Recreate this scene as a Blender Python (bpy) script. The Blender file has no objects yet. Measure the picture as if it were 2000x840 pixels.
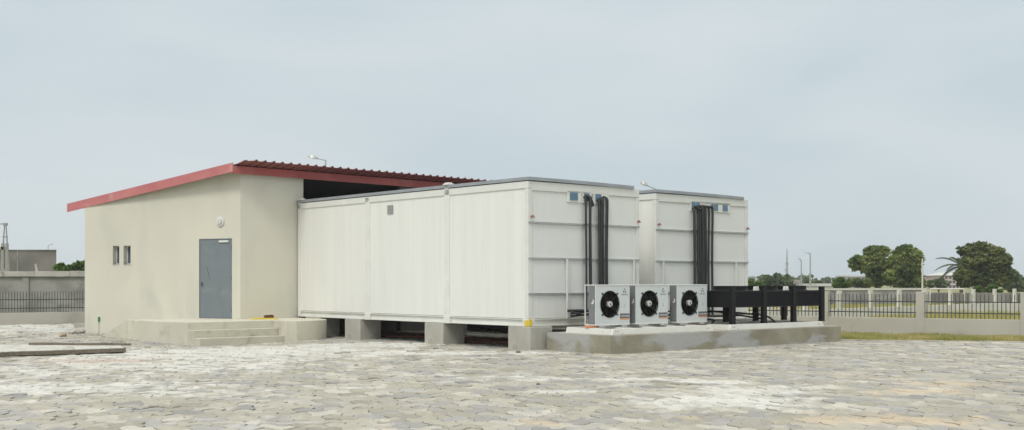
import bpy, math, random
from mathutils import Vector, noise, Matrix
random.seed(7)
R = math.radians
H = 1.65; F = 2300.0
sc = bpy.context.scene
col = sc.collection
PHI = R(40.4)                                   # heading of the container fronts

def W(px, Y, z=0.0): return Vector(((px-1000)/F*Y, Y, z))
def P(px, py, z=0.0):
    Y = F*(H-z)/(py-550); return W(px, Y, z)
def g(x, y): return -.10*math.exp(-(((x+8.5)/3.2)**2+((y-32.5)/3.0)**2))

# ------------------------------------------------------------------ materials
def nodes(name):
    m = bpy.data.materials.new(name); m.use_nodes = True
    nt = m.node_tree; return m, nt, nt.nodes['Principled BSDF']
def N(nt, t, **k):
    n = nt.nodes.new(t)
    for a, v in k.items():
        if a in n.inputs: n.inputs[a].default_value = v
        else: setattr(n, a, v)
    return n
def c4(c): return (c[0], c[1], c[2], 1)
def mat(name, c1, c2=None, scale=3., stretch=(1,1,1), rough=.6, bump=0., bscale=30., metal=0., stain=None, smask=(.5,.6), sscale=1.2, sstretch=(1,1,1), spec=.5, ribs=None, coord='Object', fine=.06):
    m, nt, b = nodes(name); L = nt.links.new
    tc = N(nt, 'ShaderNodeTexCoord'); src = tc.outputs[coord]
    def noi(sc_, st, det=6, dist=0.):
        mp = N(nt, 'ShaderNodeMapping'); mp.inputs['Scale'].default_value = st; L(src, mp.inputs[0])
        n = N(nt, 'ShaderNodeTexNoise'); n.inputs['Scale'].default_value = sc_; n.inputs['Detail'].default_value = det
        n.inputs['Distortion'].default_value = dist; L(mp.outputs[0], n.inputs['Vector']); return n.outputs['Fac']
    c2 = c2 or tuple(v*.86 for v in c1)
    r = N(nt, 'ShaderNodeValToRGB'); r.color_ramp.elements[0].position = .32; r.color_ramp.elements[1].position = .68
    r.color_ramp.elements[0].color = c4(c2); r.color_ramp.elements[1].color = c4(c1)
    L(noi(scale, stretch), r.inputs[0]); out = r.outputs[0]
    if stain:
        mr = N(nt, 'ShaderNodeMapRange'); mr.inputs[1].default_value = smask[0]; mr.inputs[2].default_value = smask[1]
        L(noi(sscale, sstretch, 8, .4), mr.inputs[0])
        mx = N(nt, 'ShaderNodeMix', data_type='RGBA'); L(mr.outputs[0], mx.inputs[0]); L(out, mx.inputs[6]); mx.inputs[7].default_value = c4(stain); out = mx.outputs[2]
    if fine:
        mr = N(nt, 'ShaderNodeMapRange'); mr.inputs[3].default_value = 1-fine*2; mr.inputs[4].default_value = 1+fine*2
        L(noi(45, (1,1,1), 3), mr.inputs[0])
        mx = N(nt, 'ShaderNodeMix', data_type='RGBA', blend_type='MULTIPLY'); mx.inputs[0].default_value = 1
        L(out, mx.inputs[6]); L(mr.outputs[0], mx.inputs[7]); out = mx.outputs[2]
    L(out, b.inputs['Base Color'])
    b.inputs['Roughness'].default_value = rough; b.inputs['Metallic'].default_value = metal
    b.inputs['Specular IOR Level'].default_value = spec
    hgt = None
    if bump:
        bp = N(nt, 'ShaderNodeBump'); bp.inputs['Strength'].default_value = bump; bp.inputs['Distance'].default_value = .02
        L(noi(bscale, (1,1,1), 6), bp.inputs['Height']); L(bp.outputs[0], b.inputs['Normal']); hgt = bp
    if ribs:                                     # ribs = (axis, period, strength)
        wv = N(nt, 'ShaderNodeTexWave', wave_type='BANDS', bands_direction=ribs[0], wave_profile='SIN')
        wv.inputs['Scale'].default_value = .314/ribs[1]; L(src, wv.inputs['Vector'])
        bp = N(nt, 'ShaderNodeBump'); bp.inputs['Strength'].default_value = ribs[2]; bp.inputs['Distance'].default_value = .006
        L(wv.outputs['Fac'], bp.inputs['Height'])
        if hgt: L(hgt.outputs[0], bp.inputs['Normal'])
        L(bp.outputs[0], b.inputs['Normal'])
    return m

M = {}
M['panel_side'] = mat('panel_side', (.78,.785,.75), (.735,.74,.71), 2.2, (1,1.6,.10), .42, stain=(.70,.70,.67), smask=(.56,.78), sscale=3.0, sstretch=(1,2.2,.10), ribs=('Y',.1,.05), fine=.015)
M['panel_front'] = mat('panel_front', (.72,.735,.715), (.68,.695,.68), 1.2, (1,1,.5), .42, stain=(.62,.63,.61), smask=(.6,.85), sscale=3, sstretch=(3,1,.15), fine=.015)
M['white_steel'] = mat('white_steel', (.76,.765,.73), (.69,.69,.65), 2.5, rough=.45, stain=(.50,.47,.40), smask=(.64,.78), sscale=5, sstretch=(1,1,2), fine=.03)
M['flashing'] = mat('flashing', (.36,.385,.42), (.30,.32,.35), 3, rough=.5, metal=.3)
M['trim'] = mat('trim', (.72,.73,.69), (.66,.67,.64), 2, rough=.45, fine=.02)
M['galv'] = mat('galv', (.55,.56,.55), (.44,.45,.45), 9, rough=.45, metal=.5)
M['render_cream'] = mat('render_cream', (.66,.64,.55), (.61,.595,.515), .5, (1,1,.8), .9, .25, 60, stain=(.565,.555,.495), smask=(.52,.72), sscale=.9, sstretch=(1,1,.5), fine=.03, spec=.2)
M['render_porch'] = mat('render_porch', (.62,.60,.50), (.55,.53,.45), 1.1, (1,1,1), .9, .4, 40, stain=(.47,.45,.37), smask=(.58,.72), sscale=1.6, fine=.05, spec=.2)
M['step_conc'] = mat('step_conc', (.56,.54,.45), (.49,.475,.395), 2.2, (1,1,2), .9, .5, 30, stain=(.36,.35,.29), smask=(.55,.7), sscale=3, spec=.2)
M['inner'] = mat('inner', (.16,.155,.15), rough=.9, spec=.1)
M['red'] = mat('red', (.43,.10,.09), (.34,.08,.075), 1.0, (1,1,1), .55, stain=(.50,.20,.185), smask=(.5,.75), sscale=.9, fine=.04)
M['red_pale'] = mat('red_pale', (.54,.20,.20), (.45,.14,.145), 1.2, rough=.6, stain=(.6,.33,.31), smask=(.55,.8), sscale=1.5, fine=.04)
M['sheet'] = mat('sheet', (.26,.085,.08), (.20,.07,.07), 2, rough=.5)
M['door'] = mat('door', (.185,.215,.24), (.165,.195,.215), 2, (1,1,.6), .45, stain=(.22,.25,.27), smask=(.55,.75), sscale=2, fine=.02)
M['door_dark'] = mat('door_dark', (.07,.085,.095), rough=.5)
M['conc'] = mat('conc', (.46,.45,.40), (.38,.37,.33), 2.5, (1,1,.7), .92, .5, 25, stain=(.24,.225,.19), smask=(.58,.74), sscale=2.2, spec=.2)
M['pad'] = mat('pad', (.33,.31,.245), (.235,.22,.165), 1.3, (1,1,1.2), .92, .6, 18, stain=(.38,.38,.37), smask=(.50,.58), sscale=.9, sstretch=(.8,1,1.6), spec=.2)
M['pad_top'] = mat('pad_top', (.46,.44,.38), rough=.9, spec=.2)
M['wallgrey'] = mat('wallgrey', (.37,.37,.35), (.20,.20,.19), .8, (1,1,1.3), .95, .4, 10, stain=(.15,.15,.145), smask=(.56,.7), sscale=.8, sstretch=(1,1,1.8), spec=.1)
M['blockgrey'] = mat('blockgrey', (.23,.22,.20), (.14,.135,.125), .35, (1,1,1), .95, stain=(.27,.265,.25), smask=(.6,.75), sscale=.3, spec=.1)
M['cap'] = mat('cap', (.50,.49,.45), (.36,.35,.32), 1.5, rough=.9, spec=.2, stain=(.22,.21,.2), smask=(.6,.7), sscale=1.8)
M['plinth'] = mat('plinth', (.50,.485,.43), (.45,.435,.385), .9, (1,1,1), .9, .2, 40, stain=(.38,.365,.32), smask=(.58,.75), sscale=.8, spec=.2)
M['plinth_far'] = mat('plinth_far', (.66,.65,.59), rough=.9, spec=.2)
M['iron'] = mat('iron', (.075,.08,.088), rough=.5, metal=.2)
M['black'] = mat('black', (.011,.011,.013), (.008,.008,.010), 3, rough=.5, spec=.25)
M['coil'] = mat('coil', (.010,.010,.013), rough=.7, spec=.15, ribs=('X',.02,.5))
M['rubber'] = mat('rubber', (.022,.024,.026), (.032,.034,.036), 8, rough=.6)
M['ac_front'] = mat('ac_front', (.60,.645,.645), (.575,.62,.62), 2, rough=.4, fine=.01)
M['ac_side'] = mat('ac_side', (.20,.215,.225), rough=.45, ribs=('Z',.05,.15))
M['ac_white'] = mat('ac_white', (.74,.755,.74), rough=.4, fine=.01)
M['void'] = mat('void', (.008,.008,.009), rough=.8, spec=.1)
M['blade'] = mat('blade', (.008,.008,.009), rough=.6, spec=.15)
M['hub'] = mat('hub', (.62,.62,.60), rough=.4)
M['logo'] = mat('logo', (.025,.03,.03), rough=.6, spec=.2)
M['pale_ink'] = mat('pale_ink', (.30,.33,.33), rough=.5)
M['sticker'] = mat('sticker', (.11,.12,.135), rough=.5)
M['orange'] = mat('orange', (.72,.27,.12), rough=.6)
M['white_ink'] = mat('white_ink', (.8,.8,.8), rough=.5)
M['blue'] = mat('blue', (.085,.17,.25), (.12,.22,.31), 20, rough=.35, ribs=('X',.03,.5))
M['yellow'] = mat('yellow', (.75,.56,.04), rough=.6)
M['wood'] = mat('wood', (.42,.32,.235), (.30,.225,.16), 5, (1,6,6), .85, .3, 30)
M['wood_dark'] = mat('wood_dark', (.20,.175,.13), (.13,.11,.085), 4, (1,6,6), .9, .3, 30)
M['brown'] = mat('brown', (.13,.06,.035), rough=.8)
M['rust'] = mat('rust', (.30,.09,.06), rough=.7)
M['reddot'] = mat('reddot', (.36,.16,.16), rough=.5)
M['green_paint'] = mat('green_paint', (.04,.22,.12), rough=.6)
M['glass'] = mat('glass', (.10,.12,.15), rough=.1)
M['ventgrey'] = mat('ventgrey', (.30,.315,.31), rough=.5, ribs=('Z',.04,.8))
M['lampgrey'] = mat('lampgrey', (.42,.44,.44), rough=.4, metal=.3)
M['farwhite'] = mat('farwhite', (.6,.6,.58), rough=.9)
M['farpink'] = mat('farpink', (.50,.40,.37), rough=.9)
M['fargrey'] = mat('fargrey', (.36,.36,.35), rough=.9)
M['farroof'] = mat('farroof', (.42,.20,.17), rough=.9)
M['goal'] = mat('goal', (.62,.61,.54), rough=.5)
M['bark'] = mat('bark', (.11,.09,.07), rough=.95, bump=.5)
M['pylon'] = mat('pylon', (.33,.33,.31), rough=.9)
def leafmat(name, a, b_, s=.55):
    m, nt, b = nodes(name); L = nt.links.new
    tc = N(nt, 'ShaderNodeTexCoord'); n1 = N(nt, 'ShaderNodeTexNoise'); n1.inputs['Scale'].default_value = s; n1.inputs['Detail'].default_value = 3
    L(tc.outputs['Object'], n1.inputs['Vector']); r = N(nt, 'ShaderNodeValToRGB')
    r.color_ramp.elements[0].position = .38; r.color_ramp.elements[1].position = .62
    r.color_ramp.elements[0].color = c4(a); r.color_ramp.elements[1].color = c4(b_)
    L(n1.outputs['Fac'], r.inputs[0]); L(r.outputs[0], b.inputs['Base Color']); b.inputs['Roughness'].default_value = .7; b.inputs['Specular IOR Level'].default_value = .2
    tr = N(nt, 'ShaderNodeBsdfTranslucent'); L(r.outputs[0], tr.inputs[0]); mx = N(nt, 'ShaderNodeMixShader'); mx.inputs[0].default_value = .35
    L(b.outputs[0], mx.inputs[1]); L(tr.outputs[0], mx.inputs[2]); L(mx.outputs[0], nt.nodes['Material Output'].inputs[0]); return m
M['leaf_a'] = leafmat('leaf_a', (.09,.14,.05), (.30,.35,.12))  # pale end paints highlights on the leaf clumps, dark end their shaded parts
M['leaf_b'] = leafmat('leaf_b', (.075,.105,.045), (.25,.275,.105))
M['leaf_c'] = leafmat('leaf_c', (.07,.14,.03), (.15,.24,.04))
M['leaf_far'] = leafmat('leaf_far', (.12,.165,.09), (.22,.27,.14), .6)
M['palm'] = leafmat('palm', (.05,.075,.04), (.09,.12,.06))
M['grass'] = leafmat('grass', (.33,.34,.11), (.50,.44,.19), .9)

# ------------------------------------------------------------------ mesh helpers
class MB:
    def __init__(s): s.v = []; s.f = []
    def add(s, vs, fs):
        k = len(s.v); s.v += [tuple(v) for v in vs]; s.f += [tuple(i+k for i in f) for f in fs]; return s
    def box(s, x0, x1, y0, y1, z0, z1):
        vs = [(x,y,z) for z in (z0,z1) for y in (y0,y1) for x in (x0,x1)]
        return s.add(vs, [(0,2,3,1),(4,5,7,6),(0,1,5,4),(2,6,7,3),(0,4,6,2),(1,3,7,5)])
    def prism(s, poly, z0, z1):                 # poly CCW; z0/z1 numbers or lists
        n = len(poly); a = z0 if isinstance(z0, list) else [z0]*n; b = z1 if isinstance(z1, list) else [z1]*n
        vs = [(p[0],p[1],a[i]) for i,p in enumerate(poly)]+[(p[0],p[1],b[i]) for i,p in enumerate(poly)]
        return s.add(vs, [tuple(range(n))[::-1], tuple(range(n,2*n))]+[(i,(i+1)%n,n+(i+1)%n,n+i) for i in range(n)])
    def tube(s, pts, r, n=10, cap=True):
        pts = [Vector(p) for p in pts]; rs = r if isinstance(r, (list,tuple)) else [r]*len(pts)
        k = len(s.v); up = None
        for i, p in enumerate(pts):
            d = (pts[min(i+1,len(pts)-1)]-pts[max(i-1,0)]).normalized()
            if up is None: up = Vector((0,0,1)) if abs(d.z) < .9 else Vector((1,0,0))
            a = d.cross(up).normalized(); b = a.cross(d).normalized(); up = b
            for j in range(n):
                t = 2*math.pi*j/n; q = p+(a*math.cos(t)+b*math.sin(t))*rs[i]; s.v.append(tuple(q))
        for i in range(len(pts)-1):
            for j in range(n):
                a0 = k+i*n+j; a1 = k+i*n+(j+1)%n; s.f.append((a0,a1,a1+n,a0+n))
        if cap:
            s.f.append(tuple(k+j for j in range(n))[::-1]); e = k+(len(pts)-1)*n; s.f.append(tuple(e+j for j in range(n)))
        return s
    def cyl(s, p0, p1, r, n=16): return s.tube([p0,p1], r, n)
    def build(s, name, m, parent=None, loc=(0,0,0), rz=0., smooth=False, bevel=0.):
        me = bpy.data.meshes.new(name); me.from_pydata(s.v, [], s.f); me.update()
        import bmesh
        bm = bmesh.new(); bm.from_mesh(me); bmesh.ops.recalc_face_normals(bm, faces=bm.faces); bm.to_mesh(me); bm.free()
        me.materials.append(M[m] if isinstance(m, str) else m)
        o = bpy.data.objects.new(name, me); col.objects.link(o); o.location = loc; o.rotation_euler = (0,0,rz)
        if parent: o.parent = parent
        if smooth:
            me.polygons.foreach_set('use_smooth', [True]*len(me.polygons))
            try: me.set_sharp_from_angle(angle=R(40))
            except Exception: pass
        if bevel:
            b = o.modifiers.new('b', 'BEVEL'); b.width = bevel; b.segments = 2; b.limit_method = 'ANGLE'; b.angle_limit = R(40)
        return o
def tag(o, label=None, cat=None, group=None, kind=None):
    if label: o['label'] = label
    if cat: o['category'] = cat
    if group: o['group'] = group
    if kind: o['kind'] = kind
    return o
def thing(name, label, cat, loc=(0,0,0), rz=0., group=None):
    o = bpy.data.objects.new(name, None); o.empty_display_size = .2; col.objects.link(o)
    o.location = loc; o.rotation_euler = (0,0,rz); return tag(o, label, cat, group)
def dup(root, loc, rz, label=None):
    def cp(o, par):
        c = o.copy(); col.objects.link(c); c.parent = par
        for ch in [x for x in bpy.data.objects if x.parent == o and x.name not in made]: cp(ch, c)
        return c
    made = set()
    kids = {o: [x for x in bpy.data.objects if x.parent == o] for o in [root]+[x for x in bpy.data.objects if x.parent == root]}
    r = root.copy(); col.objects.link(r); r.location = loc; r.rotation_euler = (0,0,rz)
    if label: r['label'] = label
    for ch in kids[root]:
        c = ch.copy(); col.objects.link(c); c.parent = r
        for gch in kids.get(ch, []):
            d = gch.copy(); col.objects.link(d); d.parent = c
    return r
def text_mesh(name, body, size, m, parent, M4):
    cu = bpy.data.curves.new(name, 'FONT'); cu.body = body; cu.size = size; cu.align_x = 'CENTER'; cu.align_y = 'CENTER'; cu.extrude = .0015
    o = bpy.data.objects.new(name+'_tmp', cu); col.objects.link(o)
    dg = bpy.context.evaluated_depsgraph_get(); me = bpy.data.meshes.new_from_object(o.evaluated_get(dg))
    bpy.data.objects.remove(o); me.transform(M4); me.materials.clear(); me.materials.append(M[m])
    q = bpy.data.objects.new(name, me); col.objects.link(q); q.parent = parent; return q
def disc(mb, c, r, y0, y1, n=40, axis='y'):
    return mb.cyl((c[0],y0,c[1]), (c[0],y1,c[1]), r, n)
def w2l(x, y, ox, oy, a=PHI):
    dx, dy = x-ox, y-oy; return (dx*math.cos(a)+dy*math.sin(a), -dx*math.sin(a)+dy*math.cos(a))

# ------------------------------------------------------------------ ground
def ground_color(name, a, b_, c, s):
    return mat(name, a, b_, s, (1,1,1), .95, .4, 6, stain=c, smask=(.5,.62), sscale=s*1.7, spec=.1)
M['soil'] = ground_color('soil', (.34,.31,.22), (.25,.25,.12), (.20,.22,.08), .12)
M['bed'] = mat('bed', (.34,.32,.27), (.26,.245,.20), 2, rough=.95, bump=.4, spec=.1)
xs = [-900,-300,-120,-70,-45]+[x for x in range(-36,37,2)]+[45,70,120,300,900]
ys = [-60,-20,0]+[y for y in range(4,52,2)]+[60,80,120,200,400,900]
mb = MB(); mb.v = [(x,y,g(x,y)-.055) for y in ys for x in xs]; nx = len(xs)
mb.f = [(j*nx+i, j*nx+i+1, (j+1)*nx+i+1, (j+1)*nx+i) for j in range(len(ys)-1) for i in range(nx-1)]
tag(mb.build('ground', 'soil'), kind='structure')

# paved yard of wavy interlocking blocks (real blocks, each slightly uneven)
def fbm(x, y, s, o=3, z=0.): return noise.fractal(Vector((x*s, y*s, z)), 1.0, 2.0, o)
spots = [  # px, py, rx(m), ry(m), (white, tan), strength
 (420,690,4.0,3.2,'w',.9),(250,720,3.5,2.0,'w',.6),(120,760,3.0,1.6,'w',.7),(560,680,2.6,2.0,'w',.8),(760,672,2.2,1.0,'w',.8),(60,640,6,5,'w',.8),
 (900,690,1.9,.9,'w',.75),(1210,741,.9,.30,'w',1.),(1400,745,1.1,.30,'w',.9),(1400,785,1.0,1.1,'w',1.0),(1490,765,1.0,1.1,'w',.9),(960,735,1.2,.8,'w',.5),(1120,765,.5,.25,'w',.9),(700,758,.5,.3,'w',.4),
 (1590,822,.5,.35,'t',1.),(1790,765,.9,.45,'t',.9),(1850,750,1.2,.8,'t',.7),(1730,815,1.,.5,'t',.7),(1830,825,.8,.4,'t',.8),(1060,826,.35,.3,'t',.9),(1350,815,.4,.25,'t',.9),
 (200,705,1.5,.7,'p',1.),(1600,733,1.2,.4,'p',.35),(1250,672,2,1.2,'t',.4)]
SP = [(P(a,b), rx, ry, k, s) for a,b,rx,ry,k,s in spots]
def pave_col(x, y):
    w = t = p = 0.
    for c, rx, ry, k, s in SP:
        dx = (x-c.x)/rx; dy = (y-c.y)/ry; d = dx*dx+dy*dy
        if d < 4:
            e = s*math.exp(-d*1.1)
            if k == 'w': w += e
            elif k == 't': t += e
            else: p += e
    n1 = fbm(x, y, .9); n2 = fbm(x, y, 3.1, 3, 5.)
    w = max(0., min(1., (w*1.5+n1*.8+n2*1.0-.42)*1.7)); t = max(0., min(1., (t*1.5+n2*1.1+n1*.3-.45)*1.4)); p = max(0., min(1., (p*1.2+n1*.4-.2)*1.3))
    return w, t, p
ROT = R(9); ca, sa = math.cos(ROT), math.sin(ROT); LA, LB = .38, .42
SLANT = None
def in_yard(x, y):
    if y < 9.5 or y > 46 or abs(x) > .50*y+1.5: return False
    if x < -12 and y > 45.2+(-.0+ (x+20)*.25): return False
    if x > 5 and y > 32.6+ (14.5-x)*.015*0+ .0: 
        if y > kerb_y(x)-.2: return False
    return True
def kerb_y(x): return 33.15-(x-9.0)*.245
verts = []; faces = []; cols = []
def PT(a, b):
    aa = a*LA+.04*math.sin(2*math.pi*b*1.0); bb = b*LB+.115*math.sin(2*math.pi*a)
    return aa*ca-bb*sa, aa*sa+bb*ca
rnd = random.Random(3)
US = [.008,.035,.15,.29,.43,.57,.71,.85,.965,.992]; VS = [.012,.05,.35,.65,.95,.988]
for ib in range(-60, 140):
    off = (ib % 2)*.5+rnd.uniform(-.06,.06)
    for ia0 in range(-95, 95):
        ia = ia0+off
        cx, cy = PT(ia+.5, ib+.5)
        if not in_yard(cx, cy): continue
        # skip blocks completely under the plinths
        lx, ly = w2l(cx, cy, 2.23, 26.7)
        if .4 < lx < 8.6 and .5 < ly < 1.7: continue
        far = cy > 27
        us = US if not far else [.008,.035,.30,.5,.70,.965,.992]; vs_ = VS if not far else [.012,.05,.95,.988]
        dz = rnd.gauss(0,.004)+.008*noise.noise(Vector((cx*.7,cy*.7,0))); tx = rnd.gauss(0,.006); ty = rnd.gauss(.005,.011)
        lum = 1+rnd.gauss(0,.09); tint = rnd.random()
        base = [.36,.345,.29] if tint < .5 else ([.325,.32,.305] if tint < .8 else [.42,.405,.355])
        nu, nv = len(us), len(vs_); k = len(verts)
        wtp = pave_col(cx, cy); wk = rnd.uniform(.55,1.1)
        for j, v in enumerate(vs_):
            for i, u in enumerate(us):
                x, y = PT(ia+u, ib+v)
                edge = (i in (0,nu-1)) or (j in (0,nv-1))
                z = g(x,y)+dz+tx*(u-.5)+ty*(v-.5)-((.003 if i in (0,nu-1) else .015) if edge else 0)
                verts.append((x,y,z))
                ww, tt, pp = pave_col(x, y) if (not far and not edge) else wtp
                ww = min(1, ww*wk)
                c = [q*lum for q in base]
                c = [c[q]*(1-ww)+(.60,.60,.565)[q]*ww for q in range(3)]
                c = [c[q]*(1-tt*.7)+(.54,.445,.31)[q]*tt*.7 for q in range(3)]
                c = [c[q]*(1-pp*.6)+(.46,.37,.31)[q]*pp*.6 for q in range(3)]
                if edge and j in (0,nv-1): c = [q*.87 for q in c]            # row edges darkened so the joints read more clearly
                cols.append((c[0],c[1],c[2],1))
        for j in range(nv-1):
            for i in range(nu-1): a = k+j*nu+i; faces.append((a,a+1,a+nu+1,a+nu))
        ring = [k+i for i in range(nu)]+[k+j*nu+nu-1 for j in range(1,nv)]+[k+(nv-1)*nu+i for i in range(nu-2,-1,-1)]+[k+j*nu for j in range(nv-2,0,-1)]
        k2 = len(verts)
        for q in ring:
            verts.append((verts[q][0],verts[q][1],verts[q][2]-.045)); cols.append((.30,.285,.24,1))
        for q in range(len(ring)):
            q1 = (q+1) % len(ring); faces.append((ring[q],k2+q,k2+q1,ring[q1]))
me = bpy.data.meshes.new('paving'); me.from_pydata(verts, [], faces); me.update()
ca_ = me.color_attributes.new('tone', 'FLOAT_COLOR', 'POINT'); ca_.data.foreach_set('color', [c for q in cols for c in q])
m, nt, b = nodes('paver'); L = nt.links.new
at = N(nt, 'ShaderNodeVertexColor', layer_name='tone'); geo = N(nt, 'ShaderNodeNewGeometry')
n1 = N(nt, 'ShaderNodeTexNoise'); n1.inputs['Scale'].default_value = 9; n1.inputs['Detail'].default_value = 8; n1.inputs['Roughness'].default_value = .7; L(geo.outputs['Position'], n1.inputs['Vector'])
mr = N(nt, 'ShaderNodeMapRange'); mr.inputs[1].default_value = .25; mr.inputs[2].default_value = .75; mr.inputs[3].default_value = .78; mr.inputs[4].default_value = 1.2; L(n1.outputs['Fac'], mr.inputs[0])
mx = N(nt, 'ShaderNodeMix', data_type='RGBA', blend_type='MULTIPLY'); mx.inputs[0].default_value = 1; L(at.outputs['Color'], mx.inputs[6]); L(mr.outputs[0], mx.inputs[7]); L(mx.outputs[2], b.inputs['Base Color'])
b.inputs['Roughness'].default_value = .8; b.inputs['Specular IOR Level'].default_value = .35
n2 = N(nt, 'ShaderNodeTexNoise'); n2.inputs['Scale'].default_value = 22; n2.inputs['Detail'].default_value = 6; L(geo.outputs['Position'], n2.inputs['Vector'])
bp = N(nt, 'ShaderNodeBump'); bp.inputs['Strength'].default_value = .35; bp.inputs['Distance'].default_value = .012; L(n2.outputs['Fac'], bp.inputs['Height']); L(bp.outputs[0], b.inputs['Normal'])
me.materials.append(m); o = bpy.data.objects.new('paving', me); col.objects.link(o); tag(o, kind='structure')
# sanded joint bed just under the block tops
mb = MB(); bx = list(range(-24,25,1)); by = list(range(9,47,1)); mb.v = [(x,y,g(x,y)-.022) for y in by for x in bx]; nb = len(bx)
for j in range(len(by)-1):
    for i in range(nb-1):
        x, y = bx[i]+.5, by[j]+.5
        if in_yard(x-.5, y-.5) and in_yard(x+.5, y+.5) and in_yard(x-.5,y+.5): mb.f.append((j*nb+i, j*nb+i+1, (j+1)*nb+i+1, (j+1)*nb+i))
tag(mb.build('joint_sand', 'bed'), kind='structure')
# kerb along the paving on the right, with a grass strip behind it
k0 = (9.0, kerb_y(9.0)); k1 = (24.0, kerb_y(24.0))
ka = math.atan2(k1[1]-k0[1], k1[0]-k0[0])
mb = MB(); Lk = math.hypot(k1[0]-k0[0], k1[1]-k0[1]); x = 0
while x < Lk: mb.box(x+.004, min(x+.99,Lk), 0, .12, -.1, .025+random.uniform(-.006,.006)); x += 1.0
tag(mb.build('kerb', 'conc', None, (k0[0],k0[1],0), ka, bevel=.008), kind='structure')

# ------------------------------------------------------------------ container A / B
C0 = Vector((.39, 28.3, 0)); CB = Vector((3.93, 32.2, 0))
def channel_y(mb, y0, y1, z0, z1, x, out=.05):    # C channel along y, open towards -x
    mb.box(x-out, x+.02, y0, y1, z0, z0+.022); mb.box(x-out, x+.02, y0, y1, z1-.022, z1); mb.box(x-.002, x+.02, y0, y1, z0+.022, z1-.022)
def channel_x(mb, x0, x1, z0, z1, y, out=.05):
    mb.box(x0, x1, y-out, y+.02, z0, z0+.022); mb.box(x0, x1, y-out, y+.02, z1-.022, z1); mb.box(x0, x1, y-.002, y+.02, z0+.022, z1-.022)
def casting(mb, x, y, z):
    mb.box(x-.03, x+.13, y-.03, y+.13, z, z+.10)
def container(label, loc, wid, ln, wins, posts, struts, joints):
    t = thing('cold_store_container', label, 'container', loc, PHI, 'white insulated containers')
    zb, zt = .567, 4.07
    wd, l = wid, ln
    ys_ = [0]+posts+[l]
    for i in range(len(ys_)-1):
        MB().box(.016, .10, ys_[i]+.10, ys_[i+1]-.10, zb+.19, zt-.16).build('side_panel', 'panel_side', t)
    for y in posts:
        MB().box(-.012, .13, y-.11, y+.11, zb, zt-.02).build('side_post', 'white_steel', t, bevel=.01)
    MB().box(-.004, .13, -.001, .12, zb+.19, zt-.10).build('corner_post', 'trim', t, bevel=.012)
    MB().box(-.012, .13, l-.14, l, zb, zt-.02).build('corner_post', 'white_steel', t, bevel=.012)
    MB().box(wd-.13, wd, 0, .12, zb+.19, zt-.10).build('corner_post', 'trim', t, bevel=.012)
    # front wall: separate tall panels with a seam
    js = [.135]+joints+[wd-.135]
    for i in range(len(js)-1):
        MB().box(js[i]+.002, js[i+1]-.002, .018, .10, zb+.19, zt-.20).build('front_panel', 'panel_front', t, bevel=.004)
    mb = MB(); mb.box(wd-.10, wd-.02, .12, l, zb+.19, zt-.1); mb.box(.1, wd-.1, l-.1, l, zb+.19, zt-.1); mb.build('rear_wall', 'panel_side', t)
    MB().box(.10, wd-.1, .1, l-.1, zb+.05, zb+.16).build('floor', 'inner', t)
    mb = MB(); channel_y(mb, .2, l, zb, zb+.18, .05); channel_x(mb, .2, wd-.05, zb, zb+.18, .05)
    for y in posts: mb.box(-.02, .06, y-.13, y+.13, zb-.005, zb+.19)
    mb.box(-.01, .2, -.01, .2, zb-.004, zb+.188); mb.box(wd-.2, wd+.005, 0, .3, zb, zb+.18); mb.box(wd-.08, wd, .3, l, zb, zb+.18)
    for k in range(1, 9): mb.box(.1, wd-.1, k*l/9-.04, k*l/9+.04, zb+.004, zb+.05)
    mb.build('base_frame', 'white_steel', t, bevel=.004)
    # top band and grey flashing
    mb = MB(); mb.box(-.012, .10, -.012, l, zt-.17, zt); mb.box(.10, wd-.012, -.012, .10, zt-.22, zt-.0); mb.box(wd-.1, wd, .10, l, zt-.2, zt)
    mb.build('top_rail', 'trim', t, bevel=.008)
    mb = MB(); n = 12
    prof = [(x, zt+.10-.04*(x/wd)**2) for x in [wd*.945*i/n for i in range(n+1)]]
    poly = prof
    vs = []
    for (x, z) in prof: vs += [(x-.03,-.05,z-.08),(x-.03,-.05,z),(x-.03,l+.0,z),(x-.03,l+.0,z-.08)]
    fs = []
    for i in range(n):
        a = i*4
        for q in range(4): fs.append((a+q, a+(q+1)%4, a+4+(q+1)%4, a+4+q))
    fs += [(0,1,2,3), (n*4+3,n*4+2,n*4+1,n*4)]
    mb.add(vs, fs).build('roof_flashing', 'flashing', t)
    for y in [posts[0]]+[l-.12]:
        mb = MB(); casting(mb, 0, y-.05, zt-.0); mb.box(-.05,.16,y-.11,y+.13,zt+.10,zt+.135); mb.box(-.02,.12,y-.08,y+.10,zt+.135,zt+.165)
        mb.build('corner_casting', 'white_steel', t, bevel=.012)
    # strut rails across the front
    for z in (3.08, 2.216, 1.355):
        mb = MB(); mb.box(.0, wd-.0, -.026, .016, z-.017, z+.017); mb.box(.0, wd-.0, -.030, -.026, z+.008, z+.019); mb.box(.0, wd-.0, -.030, -.026, z-.019, z-.008)
        mb.build('wall_rail', 'galv', t)
    for x, z0, z1 in struts:
        MB().box(x-.02, x+.02, -.062, -.032, z0, z1).build('strut', 'trim', t)
    # cable entry plates
    for (x0, x1, z0, z1, cells) in wins:
        p = MB().box(x0, x1, -.012, .016, z0, z1).build('entry_plate', 'trim', t, bevel=.003)
        for (a, b_, c, d) in cells:
            mb = MB()
            mb.box(a, b_, -.03, -.013, c, d); mb.build('louvre', 'blue', p)
    for x, z in ((.10, 3.22), (wd-.06, 3.22)):
        mb = MB(); mb.cyl((x,-.001,z), (x,-.05,z), .024, 10); mb.cyl((x,-.05,z), (x,-.06,z), .036, 10); mb.cyl((x,-.04,z), (x+.07,-.04,z-.02), .016, 8)
        mb.build('wall_valve', 'reddot', t)
    return t
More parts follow.
